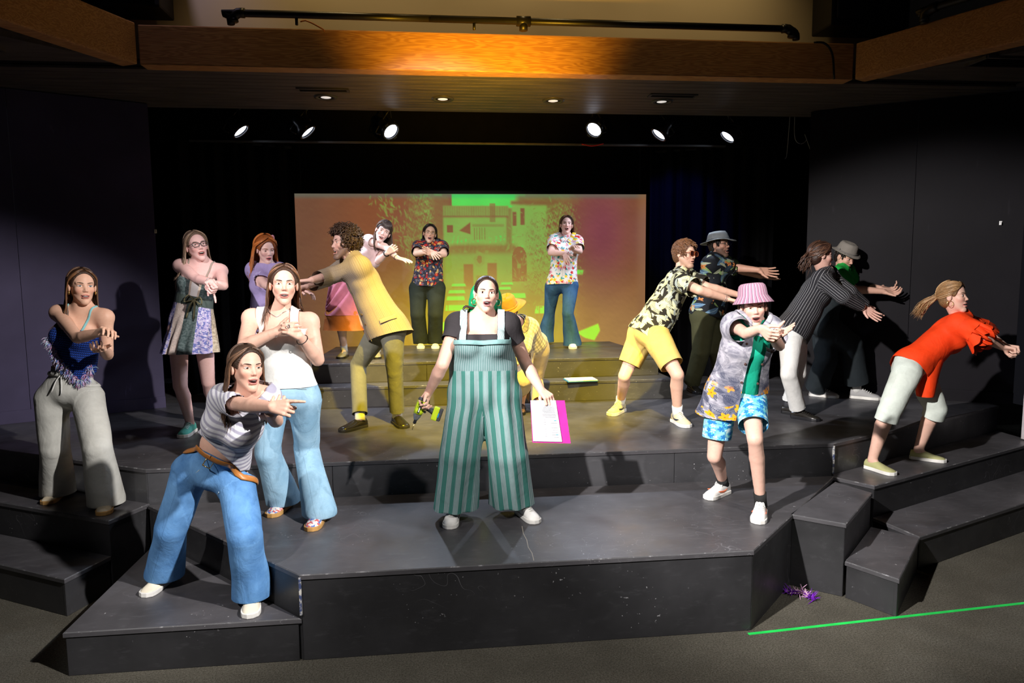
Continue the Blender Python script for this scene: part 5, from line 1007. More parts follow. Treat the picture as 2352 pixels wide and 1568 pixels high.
for sg in(-1,1): K.band('strap',M,K.TF,[K.che-K.U*K.TL*.2+K.R*sg*.085+K.Fd*.12,K.che+K.R*sg*.09+K.U*.04+K.Fd*.03,K.che+K.R*sg*.085-K.U*.02-K.Fd*.07],.007)
M=cloth('mint_canvas',(.12,.50,.42))
for i in(0,1): K.shoe(i,M,C_wsole,C_lace)
K.hair((.20,.13,.085),.40,160,.010,1.4,.0095,.03,(104,),-.05,5,col2=(.32,.22,.15)); K.glasses(C_bplast,None,.026,.018,.0026)
K.bracelet(0,C_silver,.95)
# red-haired woman in lavender dress
K=Person('red-haired woman in a lavender puff-sleeve dress with pink hair bow, partly hidden',1.62,ZB,(615,972),dict(
 sh=[(582,620,0),(646,622,0)],hp=[(588,745,0),(636,745,0)],el=[(610,655,'n'),(662,655,'n')],wr=[(660,668,-.30),(690,664,-.20)],kn=[(590,855,'n'),(636,855,'n')],ft=[((590,985),(592,965)),((640,985),(642,965))]),
 (610,573,-.04,22,-14,-4,1.06),skin=(.80,.54,.47),mouth=.4,brow=(.30,.12,.04),eye=.55,lip=(.6,.12,.14),hands=dict(r=dict(p='relax'),l=dict(p='relax')))
f,cu=K.top(.014,.40,.05,((.55,.075,.068),(.55,.075,.068)),(.05,.0)); f.p=[p for p in f.p if p['tag']!='skirt']; hemc=K.pel-A3(0,0,.42); f.cone(K.pel+K.U*K.TL*.35,hemc-A3(0,0,.04),.13,.24,.05,'skirt',(K.Fp,.8)); cu[0]=(hemc,-A3(0,0,1),.6)
def ex(V,G,K=K): z=np.clip((K.pel+K.U*.10-V)@A3(0,0,1)/.4,0,1); return z*.014*np.sin(G[:,0]/.15*15)
g=K.garment('dress',cloth('lavender_cotton',(.38,.32,.58)),f,cu,fold=(.004,12,.4),axes=K.arms_axes(),extra=ex)
for i in(0,1):
    c=cu[1+i]; m=MB(); ax=nrm(c[1]); a=nrm(np.cross(ax,A3(.2,.3,.9))); b=np.cross(ax,a); m.tube([c[0]+(.062+.006*math.sin(11*t))*(a*math.cos(t)+b*math.sin(t))+ax*.004*math.sin(7*t) for t in np.linspace(0,6.283,50)],.010,6,cap=False); o=K.part('sleeve_frill',m,cloth('lavender_frill',(.48,.42,.68)),True,g); attr_vec(o,np.array([v.co for v in o.data.vertices]))
K.hair(AUB,.30,200,.020,2.2,.010,.05,(100,),.10,7,col2=(.52,.17,.035),vol=.012)
for i in(0,1): K.shoe(i,C_bleather,C_bplast,None,'loafer')
m=MB()
for sg in(-1,1): m.tube(arc([K.h2w((-.05,-.02,.09)),K.h2w((-.05+sg*.04,-.05,.115)),K.h2w((-.05+sg*.05,-.06,.07)),K.h2w((-.05,-.02,.09))],12),.012,6,flat=(K.HR[:,1],.5))
K.part('hair_bow',m,cloth('pink_ribbon',(.75,.32,.40)))
# woman in white tank with clasped hands
K=Person('woman in white linen tank and light blue jeans clasping hands at her chest',1.73,ZA,(685,1195),dict(
 sh=[(577,730,.02),(712,738,.02)],hp=[(626,905,0),(700,905,0)],el=[(560,795,'n'),(730,826,'n')],wr=[(634,762,-.22),(688,772,-.20)],kn=[(616,1040,'n'),(704,1030,'n')],ft=[((622,1188),(660,1160)),((716,1217),(738,1190))]),
 (652,655,-.03,2,4,2,1.09),skin='pale',am=1.12,tw=1.08,bust=1.,mouth=.35,brow=(.06,.03,.02),eye=.75,hands=dict(r=dict(to=(675,752,-.27),n=(.1,-.2,-.9),p='cup'),l=dict(to=(650,742,-.29),n=(-.3,-.4,-.8),p='grip')))
f,cu=K.top(.011,-.02,.015,None,(.0,.0),hemn=A3(0,0,1)); cu=[(K.pel+A3(0,0,.06),-A3(0,0,1),.4)]
g=K.garment('tank_top',C_white,f,cu,fold=(.004,9,.6),clip=K.tankclip(.088,.138,-.085,-.06),h=.009)
M=m_denim('light_blue_denim',(.20,.37,.52),(.33,.52,.66)); f,cu=K.pants(.014,((.078,.105),(.078,.105)),(1.,1.),.09,None,.006)
for i in(0,1): cu[1+i]=(K.an[i]-A3(0,0,.045),-A3(0,0,1),.3); f.cone(K.kn[i],K.an[i]-A3(0,0,.09),.078,.112,.006,'leg')
g=K.garment('jeans',M,f,cu,fold=(.006,8,.35),axes=K.legs_axes()); K.jeans_detail(cloth('pale_stitching',(.42,.55,.62)),f,g)
t=NT('floral_canvas',.7); v=t.voro(t.obj(),70.)['Color']; q=t.sep(v); t.base(t.mix(t.st(q[0],.55,.6),(.75,.70,.66),t.mix(t.st(q[1],.5,.52),(.60,.12,.12),(.10,.18,.45)))); M=t.done()
for i in(0,1): K.shoe(i,M,C_gum,None,'low')
K.hair((.075,.038,.022),.30,180,.020,1.3,.0095,.035,(98,),.10,9,col2=(.20,.09,.04)); K.bracelet(1,C_bplast,.86,.034,.003)
K.band('necklace',C_silver,K.F,[K.nb+K.R*-.07+K.U*.03+K.Fd*.02,K.nb+K.Fd*.09-K.U*.02,K.nb+K.R*.07+K.U*.03+K.Fd*.02],.0022,.002,24,.9)
m=MB(); w_,d_,n_,t_=K.hframe[1]; m.tube([w_+d_*.105+t_*(-.0)-n_*.012+.010*(d_*math.cos(a)+t_*math.sin(a)) for a in np.linspace(0,6.283,13)],.003,5,cap=False); K.part('finger_ring',m,C_silver)
# striped-shirt woman leaning forward
K=Person('woman leaning forward in striped tee, tan belt and blue jeans pointing sideways',1.68,ZL,(470,1378),dict(
 sh=[(512,918,-.28),(610,912,-.32)],hp=[(443,1066,0),(540,1092,-.02)],el=[(563,930,'n'),(634,966,'n')],wr=[(625,934,-.70),(622,948,-.62)],kn=[(394,1212,'n'),(562,1228,'n')],ft=[((348,1360),(378,1338)),((576,1413),(582,1378))]),
 (567,846,-.36,20,4,4,1.02),skin='pale',bust=.9,mouth=.55,brow=(.05,.028,.02),eye=.75,hands=dict(r=dict(to=(690,938,-.76),n=(0,-.3,-.9),p='point'),l=dict(to=(648,926,-.76),n=(.2,.3,-.8),p='grip')))
K5=K
f,cu=K.top(.020,-.10,.02,((.55,.068,.074),(.55,.068,.074)),(.05,.0),hemr=.5)
cu[0]=K.linecut((446,985),(560,1087),-.2,.5); cu.append(K.linecut((535,1084),(615,1074),-.2,.5))
g=K.garment('striped_tee',m_stripes('grey_lilac_striped_jersey',(.66,.66,.70),(.34,.33,.42),1,.030,.42,.10,.012),f,cu,fold=(.008,7,1),axes=K.arms_axes())
M=m_denim('mid_blue_denim',(.055,.17,.40),(.14,.32,.60)); f,cu=K.pants(.014,((.088,.108),(.088,.108)),(1.,1.),.095,None,.010); c_=K.linecut((424,1012),(590,1096),-.05,.4); nB=-c_[1]; cu[0]=(c_[0],nB,.4)
for i in(0,1): cu[1+i]=(K.an[i]-A3(0,0,.035),-A3(0,0,1),.3); f.cone(K.kn[i],K.an[i]-A3(0,0,.08),.088,.110,.006,'leg')
g=K.garment('jeans',M,f,cu,fold=(.007,8,.4),axes=K.legs_axes()); K.jeans_detail(cloth('pale_stitching',(.42,.55,.62)),f,g)
wp=c_[0]-nB*.026; wp=wp+((K.pel-wp)-((K.pel-wp)@nB)*nB); e1=nrm(K.Fp-(K.Fp@nB)*nB); e2=np.cross(nB,e1); o=K.band('belt',plain('tan_leather',(.42,.16,.035),.4,.4),f,[wp+.25*(e1*math.cos(a)+e2*math.sin(a)) for a in np.linspace(0,6.283,15)],.019,.006,44,.3)
b0=K.surf(f,np.array([wp+e1*.2]),.012)[0]; m=MB(); m.tube([b0+.022*e2*x+.022*nB*y for x,y in((-1,-1),(1,-1),(1,1),(-1,1),(-1,-1))],.0035,5); K.part('buckle',m,C_gold,True,o)
M=plain('cream_leather',(.72,.66,.52),.5)
for i in(0,1): K.shoe(i,M,C_wsole,None,'low')
K.hair((.060,.034,.022),.34,190,.022,1.7,.010,.035,(100,),.04,11,col2=(.13,.07,.04))
# man in tweed jacket
K=Person('bearded curly-haired man in tan tweed jacket lunging with both arms out',1.80,ZB,(865,983),dict(
 sh=[(803,602,.17),(828,612,-.16)],hp=[(874,757,.07),(900,750,-.08)],el=[(748,640,'n'),(762,632,'n')],wr=[(704,656,.02),(716,643,-.28)],kn=[(822,838,'n'),(906,854,'n')],ft=[((776,994),(846,977)),((937,988),(902,966))]),
 (791,560,.0,-66,3,-4,1.10),skin=(.72,.46,.38),male=True,bust=0,mouth=.75,beard=.75,brow=(.05,.03,.022),hips=.92,hands=dict(r=dict(to=(670,660,.0),n=(0,-1,0),p='relax'),l=dict(to=(676,646,-.32),n=(0,-1,0),p='flat')))
K6=K
f,cu=K.top(.038,.14,.06,((1.70,.075,.062),(1.70,.075,.062)),(.05,.0),hemr=.5); cu[0]=(K.pel-K.U*.085,nrm(-K.U+K.Fd*.25),.5)
g=K.garment('tweed_jacket',m_tweed(),f,cu,fold=(.007,6,.6),axes=K.arms_axes())
M=plain('dark_lining',(.10,.08,.06),.8); K.band('lapel_edge',M,f,[K.nb+K.Fd*.1+K.R*.03,K.che-K.U*.15+K.Fd*.2+K.R*.05,K.pel+K.U*.12+K.Fd*.25+K.R*.05,K.pel-K.U*.06+K.Fd*.22+K.R*.06],.006,.003,30,.5,parent=g)
for u in(.10,.19):
    c=K.surf(f,np.array([K.pel+K.U*u+K.Fd*.25+K.R*.085]),.004)[0]; K.ring('button',plain('brown_horn',(.10,.06,.03),.3),c,K.Fd+K.R*.5,.007,.005,12,g)
c=K.surf(f,np.array([K.pel+K.U*.06+K.R*.3+K.Fd*.02]),.003)[0]; K.band('pocket_flap',m_tweed(),f,[c-K.Fd*.08-K.U*.01,c,c+K.Fd*.08+K.U*.01],.022,.005,14,.15,parent=g)
f2=Fld(); f2.cone(K.nb-K.U*.04,K.nb+K.U*.05,.078,.072,.02,'c'); K.garment('shirt_collar',cloth('black_knit',(.02,.02,.02)),f2,[(K.nb+K.U*.05,K.U+K.Fd*.3,.2)],fold=None)
M=cloth('olive_grey_trousers',(.17,.17,.13)); f,cu=K.pants(.014,((.068,.064),(.068,.064)),(.93,.93),.10,None,.004); K.garment('trousers',M,f,cu,fold=(.005,7,.35),axes=K.legs_axes())
for i in(0,1): K.shoe(i,C_bleather,plain('dark_rubber',(.03,.028,.025),.5),None,'loafer',C_sock)
K.shorthair((.075,.042,.026),420,.050,.0078,True,4,.6,.010)
# woman behind the tweed man
K=Person('woman with bangs leaning sideways behind the tweed-jacket man, pink and orange skirt',1.64,ZE,(830,824),dict(
 sh=[(844,553,-.08),(884,572,.05)],hp=[(774,655,0),(812,655,0)],el=[(884,566,'n'),(868,600,'n')],wr=[(913,592,-.34),(890,580,-.34)],kn=[(782,742,'n'),(838,742,'n')],ft=[((774,827),(800,815)),((866,830),(866,813))]),
 (880,532,-.20,2,-4,26,1.06),skin=(.82,.58,.52),mouth=.6,brow=(.05,.03,.03),eye=.8,hands=dict(r=dict(to=(944,600,-.40),n=(0,-1,-.2),p='spread'),l=dict(to=(905,568,-.40),n=(.3,.2,-.9),p='grip')))
f,cu=K.top(.012,-.06,.0,((.30,.062,.058),(.30,.062,.058)),(.02,.02)); K.garment('blouse',cloth('pink_white_blouse',(.72,.55,.55)),f,cu,fold=(.004,10,.6),axes=K.arms_axes())
for nm,c,z0,z1,r0,r1 in(('skirt',(.66,.22,.30),.10,.33,.165,.225),('skirt_hem',(.62,.20,.06),-.10,.50,.175,.25)):
    f=Fld(); f.cone(K.pel+A3(0,0,z0),K.pel-A3(0,0,z1+.03),r0,r1,.03,'s',(K.Fp,.82))
    def ex(V,G,K=K): z=np.clip((K.pel+A3(0,0,.1)-V)@A3(0,0,1)/.3,0,1); return z*.02*np.sin(G[:,0]/.15*11)
    K.garment(nm,cloth(nm+'_cotton',c),f,[(K.pel-A3(0,0,z1),-A3(0,0,1),.5),(K.pel+A3(0,0,z0),A3(0,0,1),.3)],fold=(.003,10,.4),extra=ex)
for i in(0,1): K.shoe(i,plain('silver_leather',(.30,.30,.32),.25,.5),C_bplast,None,'loafer',C_sock)
def bangs(A,rg): return A
K.hair((.035,.024,.022),.26,150,.010,1.2,.0095,.03,(98,),.05,13,col2=(.12,.07,.045))
m=MB(); rg=np.random.RandomState(8)
for x in np.linspace(-.055,.055,22): m.tube(arc([K.h2w((x*.4,.02,.132)),K.h2w((x*.8,.085,.100)),K.h2w((x,.098-abs(x)*.4,.035+rg.rand()*.008))],7),[.003,.006,.007,.007,.006,.004,.001],5,flat=(K.HR[:,1],.5),cap=False,col=np.array((.035,.024,.022))*(.7+rg.rand()))
K.part('bangs',m,M_hair)
K.bracelet(0,C_bplast,.92); c=K.el[1]+(K.wr[1]-K.el[1])*.88; K.ring('wristwatch',C_bplast,c,K.wr[1]-K.el[1],.030,.008)
# woman in dark floral shirt by the screen
K=Person('woman with glasses in dark red floral shirt and black trousers before the screen',1.64,ZE,(984,799),dict(
 sh=[(961,566,0),(1016,566,0)],hp=[(960,655,0),(1004,655,0)],el=[(956,582,'n'),(1020,584,'n')],wr=[(990,577,-.36),(992,586,-.34)],kn=[(960,722,'n'),(1000,722,'n')],ft=[((966,805),(967,793)),((1000,805),(1000,793))]),
 (987,537,-.05,6,6,9,1.04),skin=(.74,.46,.32),am=1.1,tw=1.1,bust=1.2,belly=1.15,mouth=.85,brow=(.03,.02,.015),hands=dict(r=dict(to=(1005,592,-.46),n=(0,-.4,-.9),p='spread'),l=dict(to=(978,575,-.44),n=(0,-.4,-.9),p='spread')))
f,cu=K.top(.020,.02,.03,((.75,.066,.064),(.75,.066,.064)),(.04,.03)); 
M=m_floral('dark_red_floral_print',(.030,.030,.042),[((.45,.025,.02),(.70,.45,.05),.7,'f'),((.62,.45,.16),(.30,.05,.03),.6,'l'),((.09,.10,.14),(.05,.05,.08),.9,'l')],15.); g=K.garment('floral_shirt',M,f,cu,fold=(.006,8,.5),axes=K.arms_axes()); K.collar(M,f,g); K.placket(M,f,g)
f,cu=K.pants(.016,((.096,.096),(.096,.096)),(1.,1.),.09,None,.012); 
for i in(0,1): cu[1+i]=(K.an[i]-A3(0,0,.035),-A3(0,0,1),.3)
K.garment('trousers',cloth('black_green_trousers',(.020,.026,.018)),f,cu,fold=(.005,8,.35),axes=K.legs_axes())
for i in(0,1): K.shoe(i,plain('cream_suede',(.72,.68,.45),.7),C_wsole,None,'low')
K.hair(DK,.16,100,.016,1.5,.012,.04,(96,),.0,15); K.glasses(C_gold,None,.024,.017,.0016)
# woman in bright floral shirt by the screen
K=Person('woman in white shirt with red and yellow flowers and flared blue jeans by screen',1.67,ZE,(1285,799),dict(
 sh=[(1273,551,0),(1326,553,0)],hp=[(1270,650,0),(1312,650,0)],el=[(1265,580,'n'),(1331,577,'n')],wr=[(1297,582,-.30),(1313,570,-.40)],kn=[(1262,720,'n'),(1304,720,'n')],ft=[((1246,797),(1256,785)),((1318,807),(1312,792))]),
 (1301,517,-.04,5,10,4,1.0),skin=(.78,.48,.40),am=1.05,tw=1.05,bust=1.,mouth=.8,brow=(.06,.03,.02),hands=dict(r=dict(to=(1305,603,-.40),n=(.2,.2,-.9),p='spread'),l=dict(to=(1322,563,-.50),n=(0,-1,0),p='relax')))
f,cu=K.top(.020,.03,.02,((.7,.066,.066),(.7,.066,.066)),(.035,.03)); cu[0]=(K.pel-K.U*.02,nrm(-K.U+K.R*.10),.4)
M=m_floral('bright_floral_print',(.74,.72,.70),[((.62,.03,.03),(.2,.02,.02),.45,'f'),((.80,.58,.04),(.6,.25,.02),.4,'f'),((.06,.40,.42),(.03,.25,.25),.5,'l'),((.75,.35,.42),(.6,.1,.2),.3,'f')],17.); g=K.garment('floral_shirt',M,f,cu,fold=(.006,8,.5),axes=K.arms_axes()); K.collar(M,f,g); K.placket(M,f,g)
f,cu=K.pants(.012,((.070,.112),(.070,.112)),(1.,1.),.09)
for i in(0,1): cu[1+i]=(K.an[i]-A3(0,0,.055),-A3(0,0,1),.3); f.cone(K.kn[i]*.6+K.an[i]*.4,K.an[i]-A3(0,0,.1),.070,.118,.006,'leg')
K.garment('flared_jeans',m_denim('dark_blue_denim',(.018,.06,.15),(.035,.10,.24)),f,cu,fold=(.005,8,.35),axes=K.legs_axes())
for i in(0,1): K.shoe(i,C_wshoe,C_wsole,C_lace)
K.hair((.085,.038,.022),.15,100,.008,1.1,.012,.03,(98,),.03,17,col2=(.15,.07,.035))
# central woman in striped jumpsuit
K=Person('central singing woman in green striped wide jumpsuit and black tee, arms lowered',1.65,ZA,(1120,1196),dict(
 sh=[(1050,742,0),(1168,742,0)],hp=[(1075,905,0),(1146,905,0)],el=[(1016,838,'f'),(1209,838,'f')],wr=[(984,902,-.02),(1243,896,-.04)],kn=[(1055,1045,'n'),(1165,1045,'n')],ft=[((1031,1219),(1045,1180)),((1228,1200),(1196,1178))]),
 (1117,676,-.03,4,8,3,1.02),skin=(.74,.45,.35),tw=1.18,lm=1.15,am=1.14,belly=1.22,bust=1.5,hips=1.12,mouth=.85,brow=(.03,.015,.012),iris=(.05,.025,.012),jaw=1.10,eye=1.15,lip=(.60,.20,.22),neck=1.15,
 hands=dict(r=dict(to=(966,935,-.06),n=(.75,.0,.65),p='grip'),l=dict(to=(1275,925,-.14),n=(-.3,-.6,-.7),p='grip')))
K10=K
f,cu=K.top(.010,-.12,.0,((.42,.060,.058),(.42,.060,.058)),(.0,.0)); cu=cu[:3]; cu[0]=(K.che-K.U*.155,-K.U,.5)
def sq(V,K=K):
    q=V-K.che; x=np.abs(q@K.R); z=q@K.U; y=q@K.Fd; return np.minimum(np.minimum(.098-x,z+.075),y+.055+.4*np.clip(z,0,1))
g=K.garment('black_tee',cloth('black_jersey',(.035,.031,.034)),f,cu,fold=(.002,10,.6),axes=K.arms_axes(),clip=sq,h=.0075)
f,cu=K.top(.022,-.05,.0,None,(.0,.0)); f.p=[p for p in f.p if p['tag'] not in('trap','sh_r','sh_l','girdle','skirt')]
an_=[q.copy() for q in K.an]; K.an[1]=K.an[1]-K.rt*.085; K.an[0]=K.an[0]+K.rt*.015
fp,cp=K.pants(.024,((.116,.136),(.116,.136)),(1.,1.),.30,None,.010); f.p+=fp.p
for i in(0,1): f.cone(K.kn[i],K.an[i]+A3(0,0,-.06),.116,.140,.006,'leg')
TOPV=.3+K.TL*.34
def ex(V,G,K=K):
    v=G[:,1]-(.3+K.TL*.34); up=(np.abs(G[:,2]-.15)<.01); low=np.clip(-v/.20,0,1)*(.010+.004*np.sin(V[:,2]*5))*np.sin(G[:,0]/.058*6.283*.5); puf=.010*np.exp(-((v-.10)/.05)**2)*up
    return low+puf
g=K.garment('jumpsuit',m_jumpsuit(),f,[(K.che-K.U*K.TL*.205,K.U+.12*K.Fd,.45),(K.an[0]-A3(0,0,.0),-A3(0,0,1),.32),(K.an[1]-A3(0,0,.0),-A3(0,0,1),.32)],fold=(.004,9,.35),axes=K.legs_axes(),extra=ex,h=.010,planar=True); K.an=an_
M=m_stripes('teal_strap_stripes',(.30,.44,.44),(.62,.70,.72),0,.01,.4)
tf=K.F.inflate({x:.021 for x in('rib','belly','breast','girdle','trap','sh_r','sh_l')},.01)
for sg in(-1,1): K.garment('strap',M,tf,[(K.che,-sg*K.R,9.)],fold=None,clip=lambda V,K=K:np.maximum(K.tankclip(.100,.146,-.20)(V),-((V-K.che)@K.U)-.135),h=.008,parent=g)
K.band('bodice_band',cloth('teal_band',(.20,.36,.36)),tf,[K.che-K.U*K.TL*.245+.3*(K.Fd*math.cos(a)+K.R*math.sin(a)) for a in np.linspace(-1.15,1.15,13)],.016,.004,44,.2,parent=g)
for i in(0,1): K.shoe(i,C_wshoe,C_wsole,C_lace)
cap=K.cap((.030,.014,.010),.003,.118,flow=(150.,8.,60.))
f2=Fld(); f2.ell(K.h2w((0,-.065,-.01)),K.HR,A3(.112,.060,.105)*K.hs,.02); f2.cone(K.h2w((-.06,-.06,-.06)),K.h2w((-.085,-.065,-.135)),.05*K.hs,.035*K.hs,.03); f2.cone(K.h2w((.06,-.06,-.06)),K.h2w((.090,-.065,-.14)),.05*K.hs,.03*K.hs,.03)
K.garment('head_scarf',plain('emerald_satin',(.010,.30,.12),.3,.5),f2,[],fold=(.010,12,1),h=.007)
for sg in(-1,1): K.ring('hoop_earring',C_gold,K.h2w((sg*.083,-.002,-.052)),K.HR@A3(.7,.7,0),.021,.0028)
m=MB(); m.tube(arc([K.h2w((.06,-.03,-.09)),K.h2w((.10,-.02,-.092)),K.h2w((.135,-.01,-.085)),K.h2w((.152,0,-.105)),K.h2w((.14,.01,-.125))],14),[.008]*10+[.006,.004,.003,.001],6,col=(.03,.014,.01)); K.part('stray_lock',m,M_hair)
# bent man with brown hat
K=Person('person in brown brimmed hat and plaid shirt bending over behind the central woman',1.66,ZB,(1222,944),dict(
 sh=[(1166,745,-.30),(1216,750,-.20)],hp=[(1200,800,.0),(1238,795,.05)],el=[(1160,800,'n'),(1205,800,'n')],wr=[(1150,850,-.38),(1175,850,-.32)],kn=[(1204,872,'n'),(1230,872,'n')],ft=[((1192,958),(1200,938)),((1236,958),(1240,938))]),
 (1166,716,-.42,-35,-28,8,1.05),skin='warm',male=True,bust=0,mouth=.1,hands=dict(r=dict(p='relax'),l=dict(p='relax')))
f,cu=K.top(.020,-.02,.0,((1.6,.068,.055),(1.6,.068,.055)),(.045,.0)); M=m_plaid('yellow_grey_plaid',(.62,.56,.40),(.20,.18,.15),(.10,.09,.09),.075); g=K.garment('plaid_shirt',M,f,cu,fold=(.008,7,.8),axes=K.arms_axes()); K.collar(M,f,g)
f,cu=K.pants(.018,((.080,.075),(.080,.075)),(1.,1.),.10,None,.01); K.garment('trousers',cloth('khaki_twill',(.52,.42,.26)),f,cu,fold=(.006,7,.35),axes=K.legs_axes())
for i in(0,1): K.shoe(i,plain('brown_leather',(.12,.06,.03),.4),C_bplast,C_bleather,'low')
K.shorthair((.06,.035,.02),120,.03,.009,False,3,.2); K.hat(cloth('brown_felt',(.26,.15,.04)),plain('orange_band',(.50,.19,.04)),'cowboy',(0,-.012,.050),.05)
# man in black leaf shirt
K=Person('man in sunglasses, black leaf-print shirt and khaki shorts reaching forward',1.76,ZB,(1495,965),dict(
 sh=[(1552,642,-.14),(1572,634,.20)],hp=[(1500,764,-.08),(1482,757,.10)],el=[(1606,666,'n'),(1622,658,'n')],wr=[(1670,686,-.26),(1692,676,.02)],kn=[(1556,860,'n'),(1434,863,'n')],ft=[((1582,984),(1546,966)),((1398,957),(1434,942))]),
 (1573,584,-.02,55,0,4,1.04),skin=(.74,.45,.33),male=True,bust=0,belly=1.22,tw=1.08,mouth=.2,beard=.35,brow=(.07,.04,.02),hands=dict(r=dict(to=(1712,696,-.30),n=(0,-1,0),p='relax'),l=dict(to=(1730,690,.0),n=(0,-1,0),p='relax')))
f,cu=K.top(.026,.09,.02,((.82,.080,.086),(.82,.080,.086)),(.05,.0),hemr=.5); cu[0]=(K.pel-K.U*.07,nrm(-K.U-K.Fd*.10),.5)
M=m_hawaii('black_shirt_pale_leaves',(.020,.018,.014),[('leaf',9.,.3,(.50,.50,.26),(.62,.62,.42),.95),('frond',6.5,2.1,(.60,.60,.40),(.40,.42,.25),.9),('leaf',11.,9.1,(.55,.56,.34),(.66,.66,.5),.8),('leaf',13.,5.3,(.42,.46,.42),(.2,.25,.2),.6)]); g=K.garment('leaf_shirt',M,f,cu,fold=(.008,7,.6),axes=K.arms_axes()); K.collar(M,f,g); K.placket(M,f,g)
f,cu=K.pants(.022,((0,.098),(0,.098)),(-.22,-.25),.10,None,.012); K.garment('shorts',cloth('khaki_yellow_cotton',(.62,.45,.14)),f,cu,fold=(.006,7,.5),axes=K.legs_axes())
M=cloth('cream_mesh',(.72,.62,.38))
t_=plain('navy_mark',(.02,.03,.06))
for i in(0,1): K.shoe(i,M,C_wsole,C_lace,'sneaker',C_sock,t_)
K.shorthair((.16,.070,.030),800,.034,.0048,False,6,.10,.010,sweep=(.0,.45,.1))
t=NT('amber_sunglass_lens',.08,.5); t.base((.045,.012,.010)); K.glasses(plain('amber_frame',(.28,.06,.015),.25,.5),t.done(),.030,.0215,.0028)
for u in(.88,.93): K.bracelet(0,C_silver,u,.031,.002)
# man in grey hat and blue-green leaf shirt
K=Person('man in grey sun hat and glasses, dark tropical shirt, one arm stretched out',1.86,ZB,(1600,906),dict(
 sh=[(1630,606,-.16),(1654,598,.20)],hp=[(1616,720,-.08),(1634,716,.10)],el=[(1680,614,'n'),(1692,618,'n')],wr=[(1742,620,-.14),(1748,634,.12)],kn=[(1610,806,'n'),(1648,802,'n')],ft=[((1612,908),(1580,893)),((1690,906),(1655,896))]),
 (1652,563,.0,62,6,0,1.05),skin=(.62,.34,.24),male=True,bust=0,belly=1.25,tw=1.1,mouth=.75,beard=.75,brow=(.03,.02,.015),hands=dict(r=dict(to=(1795,630,-.16),n=(.1,.4,.8),p='spread'),l=dict(to=(1790,645,.12),n=(0,1,0),p='spread')))
f,cu=K.top(.026,.05,.02,((.85,.080,.084),(.85,.080,.084)),(.05,.0),hemr=.5)
M=m_hawaii('dark_tropical_print',(.012,.014,.018),[('leaf',8.,1.3,(.22,.34,.10),(.36,.46,.22),.75),('frond',8.,4.1,(.12,.25,.42),(.35,.5,.6),.55),('flower',11.,6.2,(.55,.20,.06),(.3,.08,.02),.25),('leaf',12.,8.8,(.42,.44,.30),(.25,.3,.2),.35)]); g=K.garment('leaf_shirt',M,f,cu,fold=(.007,7,.6),axes=K.arms_axes()); K.collar(M,f,g); K.placket(M,f,g)
f,cu=K.pants(.022,((.088,.080),(.088,.080)),(1.,1.),.10,None,.012); K.garment('trousers',cloth('dark_olive_twill',(.055,.055,.025)),f,cu,fold=(.006,7,.35),axes=K.legs_axes())
for i in(0,1): K.shoe(i,C_bleather,C_bplast,None,'loafer')
K.shorthair(DK,160,.03,.009,False,3,.1); K.hat(cloth('grey_canvas',(.30,.32,.33)),plain('grey_band',(.18,.20,.21)),'brim',(0,-.010,.048),.02,.004); K.glasses(C_bplast,None,.025,.016,.0020)
# bucket hat performer
K=Person('performer in pink striped bucket hat, open floral shirt and aqua shorts',1.66,ZA,(1700,1172),dict(
 sh=[(1684,748,-.12),(1766,754,-.12)],hp=[(1658,905,.04),(1722,905,.04)],el=[(1714,766,'n'),(1790,794,'n')],wr=[(1748,754,-.56),(1772,772,-.52)],kn=[(1641,1048,'n'),(1734,1008,'n')],ft=[((1618,1150),(1676,1128)),((1738,1214),(1750,1166))]),
 (1731,706,-.18,8,-2,-5,1.04),skin=(.75,.47,.37),bust=.4,mouth=.75,brow=(.05,.03,.025),eye=.6,am=.92,lm=.92,hands=dict(r=dict(to=(1778,778,-.66),n=(.5,.3,-.8),p='grip'),l=dict(to=(1822,756,-.66),n=(-.2,.7,.5),p='flat')))
f,cu=K.top(.010,.0,.0,((.12,.05,.05),(.12,.05,.05)),(.05,.0)); K.garment('green_tee',cloth('emerald_jersey',(.010,.40,.25)),f,cu,fold=(.005,8,.6),axes=K.arms_axes())
f,cu=K.top(.034,.15,.075,((.62,.080,.082),(.62,.080,.082)),(.03,.0),hemr=.6); cu[0]=(K.pel-K.U*.14-K.R*.02,nrm(-K.U+K.R*.12+.1*K.Fd),.6)
def op(V,K=K):
    q=V-K.che; x=q@K.R; z=q@K.U; y=q@K.Fd; c=.030-.02*z; w=.040-.12*np.clip(z,-.6,.05)*.35; return np.minimum(w-np.abs(x-c),y-.0)
KS=K; M=m_hibiscus(); g=K.garment('open_shirt',M,f,cu,fold=(.011,6,.6),axes=K.arms_axes(),clip=op,h=.009); K.collar(M,f,g,.017,.10,.06)
for sg in(-1,1):
    for u in(.10,.22,.34):
        c=K.surf(f,np.array([K.che-K.U*u+K.R*(.03+sg*(.062+.03*u))+K.Fd*.2]),.003)[0]; K.ring('button',plain('brown_button',(.12,.06,.05),.3),c,K.Fd,.005,.004,10,g)
f,cu=K.pants(.016,((0,.104),(0,.104)),(-.30,-.28),.06,None,.010); K.garment('swim_shorts',m_shorts(),f,cu,fold=(.007,9,.5),axes=K.legs_axes())
M=plain('coral_side_mark',(.75,.18,.08))
for i in(0,1): K.shoe(i,C_wshoe,C_wsole,C_lace,'sneaker',cloth('black_sock',(.02,.02,.02)),M)
K.hair((.05,.026,.018),.12,60,.010,1.4,.011,.03,(92,),.0,19); K.hat(m_buckethat(),None,'bucket',(0,-.016,.074),.10,.0)
K.bracelet(1,C_gold,.84)
m=MB(); w_,d_,n_,t_=K.hframe[1]
